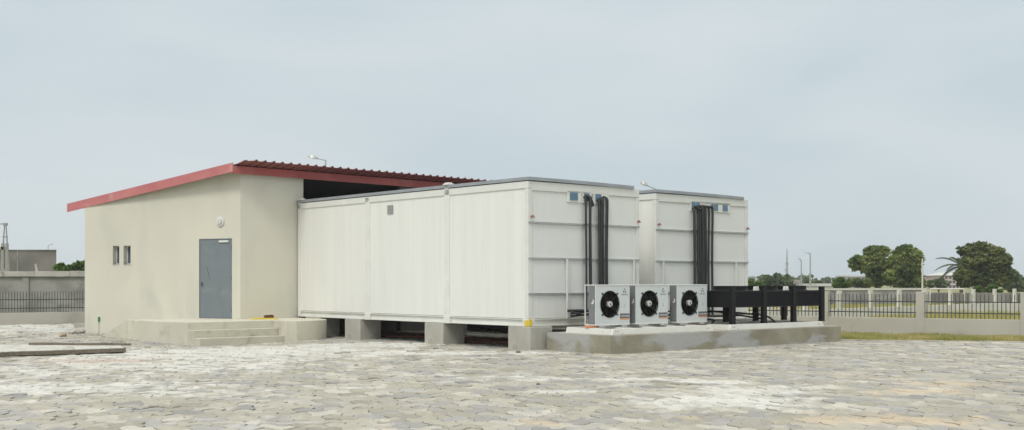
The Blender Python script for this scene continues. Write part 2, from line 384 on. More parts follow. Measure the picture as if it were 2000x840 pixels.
A = container('nearer white container ribbed along its long side, resting on concrete piers beside the cream building', C0, 3.86, 10.85,
   [(1.28,1.75,3.62,3.90,[(1.36,1.62,3.67,3.86)]), (1.80,2.10,3.62,3.90,[(1.85,2.02,3.67,3.86)]), (2.18,2.72,3.62,3.90,[(2.24,2.44,3.66,3.86)])],
   [3.22, 6.96], [(1.24,.75,2.20),(3.62,.75,2.20)], [2.16])
v = MB(); v.box(-.008,.006,5.70,5.96,3.53,3.77)
v.build('vent_grille', 'ventgrey', A)
mb = MB(); mb.box(-.035,-.012,-.005,.10,.57,.72); mb.box(.0,.10,-.035,-.012,.57,.72)
for k in range(3): mb.box(.015+.03*k,.03+.03*k,-.037,-.013,.72,.745)
mb.build('warning_tag', 'yellow', A)
B = container('farther white container set back behind the black dry cooler', CB, 4.0, 10.1,
   [(1.42,3.15,3.64,3.92,[(1.47,1.62,3.70,3.89),(1.66,1.80,3.70,3.89),(2.32,2.40,3.69,3.88),(2.44,2.60,3.69,3.87),(2.82,3.03,3.69,3.86)])],
   [3.3, 6.9], [(.26,.75,2.20),(3.40,.75,2.20)], [2.1])

# concrete piers
def pier(label, x, y, w=.72, d=.82, h=.56):
    X, Y = x, y
    t = MB(); n = 1
    t.box(-w/2, w/2, -d/2, d/2, -.3, h)
    o = t.build('concrete_pier', 'conc', None, (X,Y,0), PHI, bevel=.015)
    return tag(o, label, 'pier', 'concrete piers under the containers')
def wl(o, x, y):
    c, s = math.cos(PHI), math.sin(PHI); return (o.x+x*c-y*s, o.y+x*s+y*c)
for lab, y in (('concrete pier under the near corner of the front container, below the yellow tag', .27), ('second concrete pier from the near corner under the long side, below the capped post', 3.72),
               ('third concrete pier from the near corner under the long side, nearer the porch', 7.66), ('concrete pier mostly hidden behind the rounded end of the porch', 9.9)):
    x, yy = wl(C0, .30, y); pier(lab, x, yy)
for lab, y in (('concrete pier in shade under the right front corner, behind the low pad', .40), ('shaded concrete pier seen through the gap between the second and first side piers', 3.8), ('shaded concrete pier seen through the gap before the third side pier', 7.6)):
    x, yy = wl(C0, 3.45, y); pier(lab, x, yy)
for lab, x0, y in (('concrete pier under the left front corner of the farther container', .4, .4), ('concrete pier under the right front corner of the farther container', 3.6, .4)):
    x, yy = wl(CB, x0, y); pier(lab, x, yy)

# red brown hoses lying on the ground under the near container
mb = MB()
for k in range(3):
    pts = []
    for i in range(40):
        yy = .9+i*.22; xx = 1.2+.35*math.sin(i*.35+k*1.7)+k*.35; pts.append((xx, yy, .03+.012*k+abs(math.sin(i*.3+k))*.03))
    mb.tube(pts, .02, 6)
o = mb.build('hose', 'rust', None, C0, PHI, True); tag(o, 'dull red hoses lying on the ground in the shade under the near container', 'hose')

# ------------------------------------------------------------------ insulated pipes
def pipeset(label, origin, pipes):
    t = thing('insulated_pipe_bundle', label, 'pipes', (origin.x, origin.y, 0), PHI, 'black pipe bundles on the container fronts')
    for i, (pts, r) in enumerate(pipes):
        q = []
        for k in range(len(pts)-1):
            a, b_ = Vector(pts[k]), Vector(pts[k+1]); n = max(1, int((b_-a).length/.10))
            for s_ in range(n): q.append(a.lerp(b_, s_/n))
        q.append(Vector(pts[-1]))
        for _ in range(1): q = [q[0]]+[(q[k-1]+q[k]*2+q[k+1])/4 for k in range(1,len(q)-1)]+[q[-1]]
        rr = random.Random(i); ph = rr.random()*6
        q = [p+Vector((.010*math.sin(p.z*1.7+ph), .004*math.sin(p.z*2.3+ph), 0)) for p in q]
        MB().tube(q, r, 12).build('pipe', 'rubber', t, smooth=True)
    return t
def drop(xs_, x, z0=3.80, z1=.85, out=.12, r=.034, tail=None):
    x -= .04; out = out*.62; r *= .84; z0 = z0-.02
    pts = [(x-.01, -.01, z0), (x-.01, -out, z0+.0), (x, -out, z0-.06), (x, -out, z1)]
    if tail: pts += tail
    return (pts, r)
pipeset('thin black pipe bundle left of the white seam, running down behind the leftmost condensing unit', C0, [
   drop(1.88,1.90,3.79,.95,.12,.032,[(1.86,-.14,.90),(1.25,-.16,.86)]), drop(1.96,2.03,3.82,.88,.13,.036,[(1.95,-.16,.84),(1.22,-.2,.80)]),
   drop(2.00,2.01,3.80,.80,.21,.030,[(1.95,-.2,.76),(1.2,-.24,.90)]),
   ([(1.92,-.05,3.80),(1.98,-.08,3.76),(2.02,-.10,3.66),(2.06,-.09,3.54)], .045), ([(1.85,-.03,3.79),(1.95,-.07,3.79),(2.02,-.09,3.74)], .04),
   ([(1.2,-.12,.93),(1.7,-.16,.93),(2.3,-.3,.88),(2.5,-.6,.8)], .035)])
pipeset('thick bundle of black pipes right of the white seam on the nearer container', C0, [
   drop(2.34,2.36,3.76,.7,.12,.036), drop(2.38,2.43,3.78,.7,.13,.036), drop(2.44,2.50,3.80,.7,.12,.034), drop(2.5,2.56,3.82,.7,.19,.03), drop(2.56,2.64,3.80,.7,.12,.036)])
pipeset('broad bundle of black pipes down the front of the farther container', CB, [
   drop(1.56,1.56,3.74,.7,.12,.045), drop(1.68,1.73,3.78,.7,.12,.040), drop(1.78,1.81,3.80,.7,.13,.040), drop(1.85,1.89,3.80,.7,.12,.042), drop(1.92,1.97,3.82,.7,.13,.042), drop(1.88,1.85,3.82,.7,.2,.036), drop(1.98,2.05,3.80,.7,.12,.036),
   drop(2.12,2.17,3.80,.7,.12,.036), drop(2.26,2.33,3.82,.7,.12,.040), ([(1.55,-.05,3.76),(1.8,-.09,3.79),(2.1,-.09,3.78),(2.28,-.07,3.77)], .03), ([(1.60,-.06,3.72),(1.75,-.11,3.70)], .035)])

# ------------------------------------------------------------------ pad with frames
PO = Vector((2.23, 26.7, 0))
def uneven_block(x1, y1, h):
    mb = MB(); nx_, k = 60, 0
    for (z, ins) in ((-.2,0),(h-.012,0),(h,.012)):
        for i in range(nx_+1):
            x = x1*i/nx_; mb.v.append((min(max(x,ins),x1-ins), ins+.010*noise.noise(Vector((x*2,z*9,0))), z+(.006*noise.noise(Vector((x*3,1,0))) if z>0 else 0)))
    n = nx_+1
    for r_ in range(2):
        for i in range(nx_): mb.f.append((r_*n+i, r_*n+i+1, (r_+1)*n+i+1, (r_+1)*n+i))
    k = len(mb.v)
    mb.v += [(0,y1,-.2),(x1,y1,-.2),(0,y1,h),(x1,y1,h)]
    mb.f += [(0,n,2*n,k+2,k),(n-1,2*n-1,3*n-1,k+3,k+1)[::-1], tuple([k+2,k+3]+[3*n-1-i for i in range(n)])]
    return mb
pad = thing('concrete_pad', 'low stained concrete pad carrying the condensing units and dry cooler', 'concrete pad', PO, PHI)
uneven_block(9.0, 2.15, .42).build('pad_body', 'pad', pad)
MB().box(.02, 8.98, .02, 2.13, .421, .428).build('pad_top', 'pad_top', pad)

def skid(label, x0, ln, dp=1.55):
    x, y = wl(PO, x0, .06)
    t = thing('steel_skid', label, 'steel frame', (x,y,.43), PHI, 'white steel skids on the pad')
    h = .14
    def rail(y0, y1):
        mb = MB(); mb.prism([(0,y0),(ln,y0),(ln,y1),(0,y1)], 0, .012)
        a, c = .10, h
        mb.add([(0,y0,.012),(ln,y0,.012),(ln-a,y0,c),(a*.4,y0,c),(0,y1,.012),(ln,y1,.012),(ln-a,y1,c),(a*.4,y1,c)], [(0,1,2,3),(7,6,5,4),(0,3,7,4),(1,5,6,2),(3,2,6,7),(0,4,5,1)])
        return mb.build('skid_rail', 'white_steel', t, bevel=.004)
    rail(0, .06); rail(dp-.06, dp)
    MB().box(.0, .06, .06, dp-.06, .0, h-.004).build('cross_member', 'white_steel', t, bevel=.004)
    MB().box(ln-.20, ln-.14, .06, dp-.06, .0, h-.004).build('cross_member', 'white_steel', t, bevel=.004)
    for k in range(1,4): MB().box(k*ln/4-.03, k*ln/4+.03, .06, dp-.06, .02, h-.004).build('cross_member', 'white_steel', t)
    for x_ in (.12,.19,ln-.26,ln-.19): MB().cyl((x_,-.004,.07),(x_,.001,.07),.011,10).build('bolt_hole', 'void', t)
    return t
skid('white steel skid under the three condensing units', .12, 3.55)
skid('white steel skid under the black dry cooler', 4.30, 4.0)
# ------------------------------------------------------------------ condensing units
def ac_unit(label, loc):
    t = thing('condensing_unit', label, 'condensing unit', loc, PHI, 'pale condensing units with black fans')
    w, d, h = 1.13, .37, .94; fx, fz, fr = .455, .50, .305
    # front plate with a round hole
    mb = MB(); n = 48; cx = [(fx+fr*math.cos(2*math.pi*i/n), fz+fr*math.sin(2*math.pi*i/n)) for i in range(n)]
    def rim(i):
        a = 2*math.pi*i/n; c, s = math.cos(a), math.sin(a); ts = []
        if c > 1e-6: ts.append((w-fx)/c)
        if c < -1e-6: ts.append(-fx/c)
        if s > 1e-6: ts.append((h-fz)/s)
        if s < -1e-6: ts.append((.03-fz)/s)
        q = min(ts); return (fx+c*q, fz+s*q)
    for y in (0, .02):
        for i in range(n): mb.v.append((cx[i][0], y, cx[i][1]))
        for i in range(n): mb.v.append((rim(i)[0], y, rim(i)[1]))
    for i in range(n):
        j = (i+1) % n; mb.f += [(i,j,n+j,n+i), (2*n+i,3*n+i,3*n+j,2*n+j), (i,2*n+i,2*n+j,j), (n+i,n+j,3*n+j,3*n+i)]
    for X, Z, ca in ((w,h,None),(0,h,None),(0,.03,None),(w,.03,None)):  # fill the four corners
        best = sorted(range(n), key=lambda i: (rim(i)[0]-X)**2+(rim(i)[1]-Z)**2)[:2]; a, b_ = sorted(best)
        if b_-a > n/2: a, b_ = b_, a
        k = len(mb.v); mb.v += [(X,0,Z),(X,.02,Z)]; mb.f += [(n+a,k,n+b_), (3*n+a,3*n+b_,k+1), (n+a,3*n+a,k+1,k), (n+b_,k,k+1,3*n+b_)]
    fp = mb.build('front_panel', 'ac_front', t)
    MB().box(-.012, w+.008, -.012, d+.01, h, h+.022).build('top_cover', 'ac_white', t, bevel=.005)
    MB().box(-.008, w+.006, -.006, d+.008, 0, .03).build('base_tray', 'ac_white', t, bevel=.004)
    for q_ in ((-.006,.012,d-.02,d+.004),(-.006,-.001,.001,.021),(w-.012,w+.004,d-.02,d+.004)): MB().box(*q_,.03,h).build('corner_post', 'ac_white', t)
    MB().box(-.004, .006, .022, .235, .034, h-.004).build('side_panel', 'ac_side', t)
    MB().box(w-.006, w+.003, .022, d-.022, .034, h-.004).build('side_panel', 'ac_side', t)
    MB().box(.10, w-.02, d-.05, d-.03, .034, h-.004).build('coil', 'coil', t)
    MB().box(.235-.13, .245-.13, .235, d-.052, .034, h-.004).build('divider', 'void', t)
    # fan
    mb = MB(); ns = 40
    for i in range(ns):
        a, b_ = 2*math.pi*i/ns, 2*math.pi*(i+1)/ns
        p = [(fx+fr*math.cos(q), y, fz+fr*math.sin(q)) for q in (a,b_) for y in (-.012,.16)]
        mb.add(p, [(0,1,3,2)])
        p2 = [(fx+r_*math.cos(q), -.012, fz+r_*math.sin(q)) for q in (a,b_) for r_ in (fr,fr+.014)]
        mb.add(p2, [(0,1,3,2)])
    k = len(mb.v); mb.v += [(fx+fr*math.cos(2*math.pi*i/ns), .16, fz+fr*math.sin(2*math.pi*i/ns)) for i in range(ns)]; mb.f.append(tuple(range(k,k+ns)))
    sh = mb.build('fan_shroud', 'void', t, smooth=True)
    bl = MB()
    for q in range(5):
        a0 = q*2*math.pi/5+.3; n_ = 6
        vs = []
        for i in range(n_+1):
            rr = .06+(fr-.075)*i/n_; sw = .35*i/n_
            for e, yy in ((0,.02),(.62-.1*i/n_,.09)):
                aa = a0+sw+e; vs.append((fx+rr*math.cos(aa), yy, fz+rr*math.sin(aa)))
        bl.add(vs, [(2*i,2*i+1,2*i+3,2*i+2) for i in range(n_)])
    bl.build('fan_blades', 'blade', sh)
    gd = MB()
    for r_ in [.10+.028*i for i in range(8)]:
        gd.tube([(fx+r_*math.cos(2*math.pi*i/36), -.016, fz+r_*math.sin(2*math.pi*i/36)) for i in range(37)], .0016, 4, False)
    for q in range(4):
        a = R(45)+q*math.pi/2; gd.cyl((fx+.05*math.cos(a),-.018,fz+.05*math.sin(a)), (fx+(fr+.05)*math.cos(a),-.014,fz+(fr+.05)*math.sin(a)), .0025, 6)
        c, s = math.cos(a), math.sin(a); gd.box(fx+(fr+.045)*c-.02, fx+(fr+.045)*c+.02, -.018, -.001, fz+(fr+.045)*s-.02, fz+(fr+.045)*s+.02)
    gd.build('fan_guard', 'logo', sh)
    hb = MB(); disc(hb, (fx,fz), .072, -.028, .06, 28); hb.build('fan_hub', 'hub', sh, bevel=.008)
    hb = MB(); disc(hb, (fx,fz), .022, -.032, -.0285, 16); hb.box(fx-.005,fx+.045,-.0315,-.0286,fz-.055,fz-.035); hb.build('hub_mark', 'logo', sh)
    # emblem: three bent arrows around a triangle
    X, Z = .955, .815; mb = MB()
    for q in range(3):
        a = R(90)+q*R(120); r0 = .052
        p = [(X+r0*math.cos(a-.62), Z+r0*math.sin(a-.62)), (X+r0*1.0*math.cos(a), Z+r0*math.sin(a)), (X+r0*math.cos(a+.50), Z+r0*math.sin(a+.50)), (X+r0*.50*math.cos(a+.62), Z+r0*.5*math.sin(a+.62)), (X+r0*.50*math.cos(a), Z+r0*.50*math.sin(a)), (X+r0*.48*math.cos(a-.62), Z+r0*.48*math.sin(a-.62))]
        mb.add([(u,-.0015,v_) for u,v_ in p]+[(u,-.0002,v_) for u,v_ in p], [(0,1,2,3,4,5)]+[(i,(i+1)%6,6+(i+1)%6,6+i) for i in range(6)])
    mb.build('emblem', 'logo', fp)
    RX = Matrix.Rotation(math.pi/2, 4, 'X')
    text_mesh('lettering', 'VERTEX', .062, 'pale_ink', fp, Matrix.Translation((.955,-.002,.725)) @ RX)
    mb = MB()                                    # faint mark on the plate
    mb.tube([(.90,-.001,.43),(.945,-.001,.44),(.965,-.001,.50),(.975,-.001,.42)], .003, 4); mb.build('faint_mark', 'pale_ink', fp)
    st = MB().box(.80,1.115,-.004,-.0002,.165,.275).build('sticker', 'sticker', fp)
    MB().box(.80,1.115,-.005,-.0002,.135,.163).build('sticker_stripe', 'orange', fp)
    text_mesh('sticker_text', 'COOLLINE', .058, 'white_ink', fp, Matrix.Translation((.957,-.006,.213)) @ RX)
    for (a, b_) in ((.10,.28),(w-.28,w-.10)):
        MB().box(a, b_, -.01, d+.03, -.045, -.001).build('foot', 'galv', t, bevel=.004)
    # refrigerant valves at the open end
    mb = MB(); mb.tube([(.05,.30,.12),(.05,.33,.12),(.05,.42,.14)], .012, 6); mb.tube([(.05,.30,.22),(.05,.33,.22),(.05,.42,.2)], .009, 6); mb.build('service_valve', 'galv', t)
    mb = MB(); mb.add([(-.006,.10,.63),(-.006,.06,.58),(-.006,.07,.53),(-.006,.12,.50),(-.006,.16,.53),(-.006,.125,.545),(-.006,.10,.57)], [(0,1,2,3,4,5,6)]); mb.build('side_logo', 'white_ink', t)
    return t
UZ = .615
u1 = ac_unit('leftmost of the three condensing units, its open end facing the near container', (1.96,27.5,UZ))
for s_, lab in ((1.355,'middle one of the three condensing units'), (2.833,'rightmost condensing unit, standing next to the black dry cooler')):
    dup(u1, (1.96+s_*.7615, 27.5+s_*.648, UZ), PHI, lab)
# orange blocks and packing under the units
for (sx, lab) in ((.30,'small orange block under the left skid, the one nearer the container'), (.52,'small orange block below the leftmost condensing unit')):
    x, y = wl(Vector((1.96,27.5,0)), sx-.45, .1)
    mb = MB(); mb.box(-.07,.07,-.05,.05,0,.045); mb.box(-.05,.05,-.04,.04,.045,.058)
    tag(mb.build('support_block', 'orange', None, (x,y,.571), PHI+.1, bevel=.006), lab, 'block', 'orange blocks')

# ------------------------------------------------------------------ dry cooler
x, y = wl(PO, 4.52, .12)
t = thing('dry_cooler', 'black three fan dry cooler on tall legs over white skid', 'dry cooler', (x,y,.571), PHI)
bay = 1.27; dp = 1.25; zt = .95
for i in range(4):
    for j, y0 in enumerate((0, dp)):
        mb = MB(); X = i*bay
        mb.box(X-.075, X+.075, y0-.012, y0, 0, zt); mb.box(X-.075, X-.062, y0, y0+.09, 0, zt); mb.box(X+.062, X+.075, y0, y0+.09, 0, zt); mb.box(X-.09, X+.09, y0-.03, y0+.10, -.001, .012)
        mb.build('leg', 'black', t, bevel=.004)
for i in range(3):
    for y0 in (.02, dp):
        fp = MB().box(i*bay+.078, (i+1)*bay-.078, y0, y0+.05, .42, .83).build('coil_panel', 'coil', t)
        mb = MB(); mb.box(i*bay+.078, (i+1)*bay-.078, y0-.012, y0-.001, .42, .45); mb.box(i*bay+.078, (i+1)*bay-.078, y0-.012, y0-.001, .80, .83); mb.build('edge_strip', 'black', fp)
MB().box(-.06, 3*bay+.06, .075, dp-.005, .80, .845).build('fan_deck', 'black', t, bevel=.005)
for X in (-.05, 3*bay+.04): MB().box(X, X+.012, .10, dp-.01, .42, .80).build('end_panel', 'black', t)
for i in range(3):
    cx, cy, rr = (i+.5)*bay, dp*.5, .44
    mb = MB(); n = 40
    for k, (r_, z) in enumerate(((rr+.04,.845),(rr,.87),(rr,.96),(rr+.02,.965),(rr-.015,.965),(rr-.015,.86))):
        mb.v += [(cx+r_*math.cos(2*math.pi*q/n), cy+r_*math.sin(2*math.pi*q/n), z) for q in range(n)]
    for k in range(5): mb.f += [(k*n+q, k*n+(q+1)%n, (k+1)*n+(q+1)%n, (k+1)*n+q) for q in range(n)]
    s_ = mb.build('fan_ring', 'black', t, smooth=True)
    mb = MB(); mb.cyl((cx,cy,.86),(cx,cy,.95),.08,20)
    for q in range(4): a = q*math.pi/2+.4; mb.cyl((cx,cy,.955),(cx+rr*math.cos(a),cy+rr*math.sin(a),.955),.008,5)
    mb.build('fan_motor', 'black', s_)
    mb = MB()
    for q in range(6):
        a = q*math.pi/3; vs = []
        for (r_, e, z) in ((.08,0,.87),(.08,.5,.92),(rr-.03,.2,.87),(rr-.03,.62,.93)): vs.append((cx+r_*math.cos(a+e), cy+r_*math.sin(a+e), z))
        mb.add(vs, [(0,1,3,2)])
    mb.build('fan_blades', 'blade', s_)
for i in range(1,3):
    mb = MB()
    for dx in (-.05,.05): mb.add([(i*bay+dx-.035,.25,.846),(i*bay+dx+.035,.25,.846),(i*bay+dx+.015,.25,.955),(i*bay+dx-.015,.25,.955),(i*bay+dx-.035,.32,.846),(i*bay+dx+.035,.32,.846),(i*bay+dx+.015,.32,.955),(i*bay+dx-.015,.32,.955)], [(0,1,2,3),(4,7,6,5),(0,4,5,1),(2,6,7,3),(0,3,7,4),(1,5,6,2)])
    mb.build('lifting_bracket', 'white_steel', t)
pt = thing('floor_pipes', 'tangle of black pipes and cable trays under the dry cooler', 'pipes', (x,y,.43), PHI)
for pts in ([(-.7,1.6,.45),(.2,1.3,.42),(.9,1.1,.44),(1.6,.9,.36),(2.1,.8,.33)], [(-.7,1.7,.36),(.1,1.2,.34),(.7,1.2,.30),(1.5,1.0,.32)], [(-.8,1.5,.27),(0,1.1,.26),(.5,1.0,.22),(.7,1.3,.12)],
            [(.6,1.3,.45),(1.3,1.1,.36),(2.0,1.2,.28),(2.6,1.1,.2)], [(2.0,1.0,.36),(2.3,.7,.30),(2.5,.6,.12),(2.55,.55,.05)]):
    q = [Vector(p) for p in pts]; r_ = []
    for k in range(len(q)-1):
        for s_ in range(5): r_.append(q[k].lerp(q[k+1], s_/5))
    r_.append(q[-1])
    for _ in range(3): r_ = [r_[0]]+[(r_[k-1]+r_[k]+r_[k+1])/3 for k in range(1,len(r_)-1)]+[r_[-1]]
    MB().tube(r_, .024, 8).build('pipe', 'rubber', pt, smooth=True)
for (a, b_, y0, z) in ((-.6,1.3,1.5,.14),(.9,2.9,1.6,.12)):
    mb = MB(); mb.box(a,b_,y0,y0+.25,z,z+.01); mb.box(a,b_,y0,y0+.01,z,z+.06); mb.box(a,b_,y0+.24,y0+.25,z,z+.06)
    for k in range(3): mb.box(a+.2+k*.6,a+.24+k*.6,y0,y0+.25,0,z)
    mb.build('cable_tray', 'galv', pt)

# ------------------------------------------------------------------ building
W1 = Vector((-8.15, 35.35, 0))
bd = thing('utility_building', 'cream plastered building with grey door and sloping red roof', 'building', W1, PHI)
FZ, SL = 5.09, .1464
def roofz(y): return FZ-SL*(y+.226)
aw = math.atan2(5.87, -2.5); Ld = math.hypot(5.87, 2.5)
mb = MB()
def strip(mb, x0, x1, z0, z1=None):
    def zt_(x): return roofz(5.87*x/Ld)-.05 if z1 is None else z1
    a, c = zt_(x0), zt_(x1)
    mb.add([(x0,-.22,z0),(x1,-.22,z0),(x1,0,z0),(x0,0,z0),(x0,-.22,a),(x1,-.22,c),(x1,0,c),(x0,0,a)], [(0,3,2,1),(4,5,6,7),(0,1,5,4),(1,2,6,5),(2,3,7,6),(3,0,4,7)])
D0, D1, DZ = .325, 1.60, 2.955
zb = -.25
strip(mb, 0, D0, zb); strip(mb, D0, D1, zb, .53); strip(mb, D0, D1, DZ); strip(mb, D1, 4.40, zb)
for a, b_ in ((4.40,4.70),(4.88,5.16)): strip(mb, a, b_, zb, 2.20); strip(mb, a, b_, 2.79)
strip(mb, 4.70, 4.88, zb); strip(mb, 5.16, Ld, zb)
mb.build('door_wall', 'render_cream', bd, (0,0,0), aw)
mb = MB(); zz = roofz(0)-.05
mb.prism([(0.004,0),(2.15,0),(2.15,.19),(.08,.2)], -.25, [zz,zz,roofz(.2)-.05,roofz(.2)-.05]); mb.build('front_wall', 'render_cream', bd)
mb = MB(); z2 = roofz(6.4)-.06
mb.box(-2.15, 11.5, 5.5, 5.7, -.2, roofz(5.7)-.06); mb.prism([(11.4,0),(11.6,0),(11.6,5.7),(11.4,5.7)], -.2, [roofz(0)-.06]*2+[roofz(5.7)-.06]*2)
mb.box(5.85, 7.10, .02, .2, -.2, roofz(.2)-.06); mb.box(11.15, 11.4, .02, .2, -.2, roofz(.2)-.06); mb.box(2.16, 5.84, .21, .4, -.2, .5); mb.box(7.1,11.2,.2,.4,-.2,.5)  # infill and plinth walls added to close the gaps and keep the inside dark
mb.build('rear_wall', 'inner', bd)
# roof: fascia boards, soffit, profiled sheet
FL = (-.43, -.226); gx, gy = -2.4, 6.9
def fz(y): return FZ-SL*(y-FL[1])
mb = MB(); mb.box(FL[0], 12.2, FL[1], FL[1]+.03, FZ-.23, FZ); mb.build('front_fascia', 'red', bd).rotation_euler = (0,.011,0)
gl = math.hypot(gx, gy); nx_, ny_ = -gy/gl, gx/gl
a = (FL[0],FL[1]); b_ = (FL[0]+gx, FL[1]+gy)
pl = [a, (a[0]-nx_*.03, a[1]-ny_*.03), (b_[0]-nx_*.03, b_[1]-ny_*.03), b_]
mb = MB(); mb.prism(pl, [fz(p[1])-.18 for p in pl], [fz(p[1])+.09 for p in pl]); mb.build('gable_fascia', 'red_pale', bd).rotation_euler = (0,.011,0)
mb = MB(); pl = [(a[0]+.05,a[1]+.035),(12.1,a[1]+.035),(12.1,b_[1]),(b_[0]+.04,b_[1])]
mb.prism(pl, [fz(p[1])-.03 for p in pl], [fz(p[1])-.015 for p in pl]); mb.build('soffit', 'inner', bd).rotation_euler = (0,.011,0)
mb = MB(); pitch = .29
def sx0(y): return FL[0]+(y-FL[1])/gy*gx+.06
x = -2.70; prof = []
while x < 12.4: prof += [(x,0),(x+.10,0),(x+.125,.045),(x+.165,.045),(x+.19,0)]; x += pitch
yA, yB = FL[1]-.58, FL[1]+gy+.1
k = len(mb.v); cnt = 0
for (x, dz) in prof:
    # start of this line at the skewed gable edge
    yend = yB
    if x < sx0(yA):
        yst = FL[1]+(x-FL[0]-.06)/gx*gy
    else: yst = yA
    yst = min(yst, yB-.01)
    for th in (0, .012):
        mb.v += [(x, yst, fz(yst)+.03+dz+th), (x, yend, fz(yend)+.03+dz+th)]
for i in range(len(prof)-1):
    a0 = k+i*4; b0 = a0+4
    mb.f += [(a0,b0,b0+1,a0+1),(a0+2,a0+3,b0+3,b0+2),(a0,a0+2,b0+2,b0)]
mb.build('roof_sheet', 'sheet', bd).rotation_euler = (0,.011,0)
# door
d = MB().box(D0+.022, D1-.022, -.10, -.012, .54, DZ-.022).build('door', 'door', bd, (0,0,0), aw, bevel=.004)
mb = MB(); mb.box(D0, D0+.02, -.12, .004, .53, DZ); mb.box(D1-.02, D1, -.12, .004, .53, DZ); mb.box(D0+.02, D1-.02, -.12, .004, DZ-.02, DZ); mb.build('door_frame', 'door', d)
mb = MB(); mb.box(D0+.12, D0+.48, -.011, .035, DZ-.115, DZ-.06); mb.build('door_closer', 'ac_white', d)
mb = MB(); mb.box(D1-.12, D1-.08, -.011, .0, 1.50, 1.64); mb.tube([(D1-.10,.0,1.58),(D1-.10,.03,1.58),(D1-.19,.035,1.57)], .008, 8); mb.build('handle', 'iron', d)
mb = MB()
for z in (.75, 1.7, 2.6): mb.cyl((D0+.022,-.005,z),(D0+.022,-.005,z+.12),.014,8)
mb.build('hinge', 'iron', d)
mb = MB()
for pts in ([(1.34,2.12),(1.28,2.02),(1.22,1.86),(1.20,1.74)], [(1.30,1.98),(1.24,1.90)]): mb.tube([(p[0],-.011,p[1]) for p in pts], .005, 4)
mb.build('scratch_mark', 'door_dark', d)
for a, b_ in ((4.40,4.70),(4.88,5.16)):
    mb = MB(); mb.box(a, a+.03, -.19, -.15, 2.20, 2.79); mb.box(b_-.03, b_, -.19, -.15, 2.20, 2.79); mb.box(a+.03, b_-.03, -.19, -.15, 2.20, 2.23); mb.box(a+.03, b_-.03, -.19, -.15, 2.76, 2.79); mb.box(a+.09,a+.105,-.185,-.155,2.23,2.76)
    wn = mb.build('window', 'ac_white', bd, (0,0,0), aw)
    MB().box(a+.03, b_-.03, -.175, -.17, 2.23, 2.76).build('pane', 'glass', wn)
    MB().box(a-.01, b_+.01, -.15, .015, 2.185, 2.20).build('sill', 'cap', wn)
mb = MB(); kx = .119*Ld; mb.cyl((kx,0,3.47),(kx,.05,3.47),.145,28); wl_ = mb.build('wall_lamp', 'ac_white', bd, (0,0,0), aw, bevel=.008)
mb = MB(); mb.cyl((kx,.05,3.47),(kx,.09,3.47),.095,24); mb.build('lamp_glass', 'hub', wl_, bevel=.02)

# porch with steps, rounded end and ramp
po = thing('concrete_porch', 'plastered porch with three steps, side ramp and rounded end before the grey door', 'porch', W1, PHI)
SZ = .53
curve = []
for i in range(13):
    t_ = i/12*math.pi*.60-math.pi*.5
    curve.append((.55+1.33*math.sin(t_+math.pi*.5)*.98, -1.62-.98*math.cos(t_+math.pi*.5)))
arc = [(.11,-2.52)]+[(.40+1.50*math.sin(i*R(90)/20)**.9, -1.55-1.08*math.cos(i*R(90)/20)) for i in range(21)]
slab = [(-2.54,-1.81),(.11,-1.81)]+arc+[(1.88,-.01),(0,-.01),(-.66,1.54),(-2.91,1.44)]
MB().prism(slab, -.3, SZ).build('landing', 'render_porch', po, bevel=.015)
MB().prism([(-2.505,-2.12),(.108,-2.12),(.108,-1.812),(-2.54,-1.812)], -.3, .315).build('step', 'step_conc', po, bevel=.012)
MB().prism([(-2.47,-2.43),(.107,-2.43),(.107,-2.122),(-2.505,-2.122)], -.3, .105).build('step', 'step_conc', po, bevel=.012)
MB().prism([(-2.91,1.442),(-.66,1.542),(-1.32,3.10),(-3.10,3.05)], -.3, [SZ-.003,SZ-.003,-.04,-.04]).build('ramp', 'render_porch', po)
MB().prism([(-3.10,3.06),(-1.32,3.11),(-2.45,5.75),(-3.45,5.2)], -.3, -.02).build('apron', 'step_conc', po)

# yellow board with brown block on the landing
x, y = wl(W1, .45, -.62)
o = thing('yellow_board', 'yellow board lying on the porch with a brown block on it', 'board', (x,y,SZ), PHI-.1)
MB().box(-.36,.36,-.2,.2,.0,.035).build('board', 'yellow', o, bevel=.005)
x2, y2 = wl(W1, .60, -.64)
mb = MB(); mb.box(-.14,.14,-.06,.06,0,.07); mb.box(-.12,-.02,-.05,.05,.07,.085); mb.box(.03,.12,-.04,.05,.07,.09)
tag(mb.build('brown_block', 'brown', None, (x2,y2,SZ+.036), PHI, bevel=.01), 'dark brown block resting on the yellow board', 'block')
# green stake
p = W(193, 36.7)
o = thing('green_stake', 'thin green topped stake standing against the cream wall', 'stake', (p.x,p.y,-.05), 0)
MB().cyl((0,0,0),(.01,0,.42),.012,8).build('shaft', 'pylon', o); mb = MB(); mb.box(-.03,.05,-.015,.015,.44,.60); mb.box(-.02,.04,-.022,.022,.40,.42); mb.build('head', 'green_paint', o, bevel=.01)

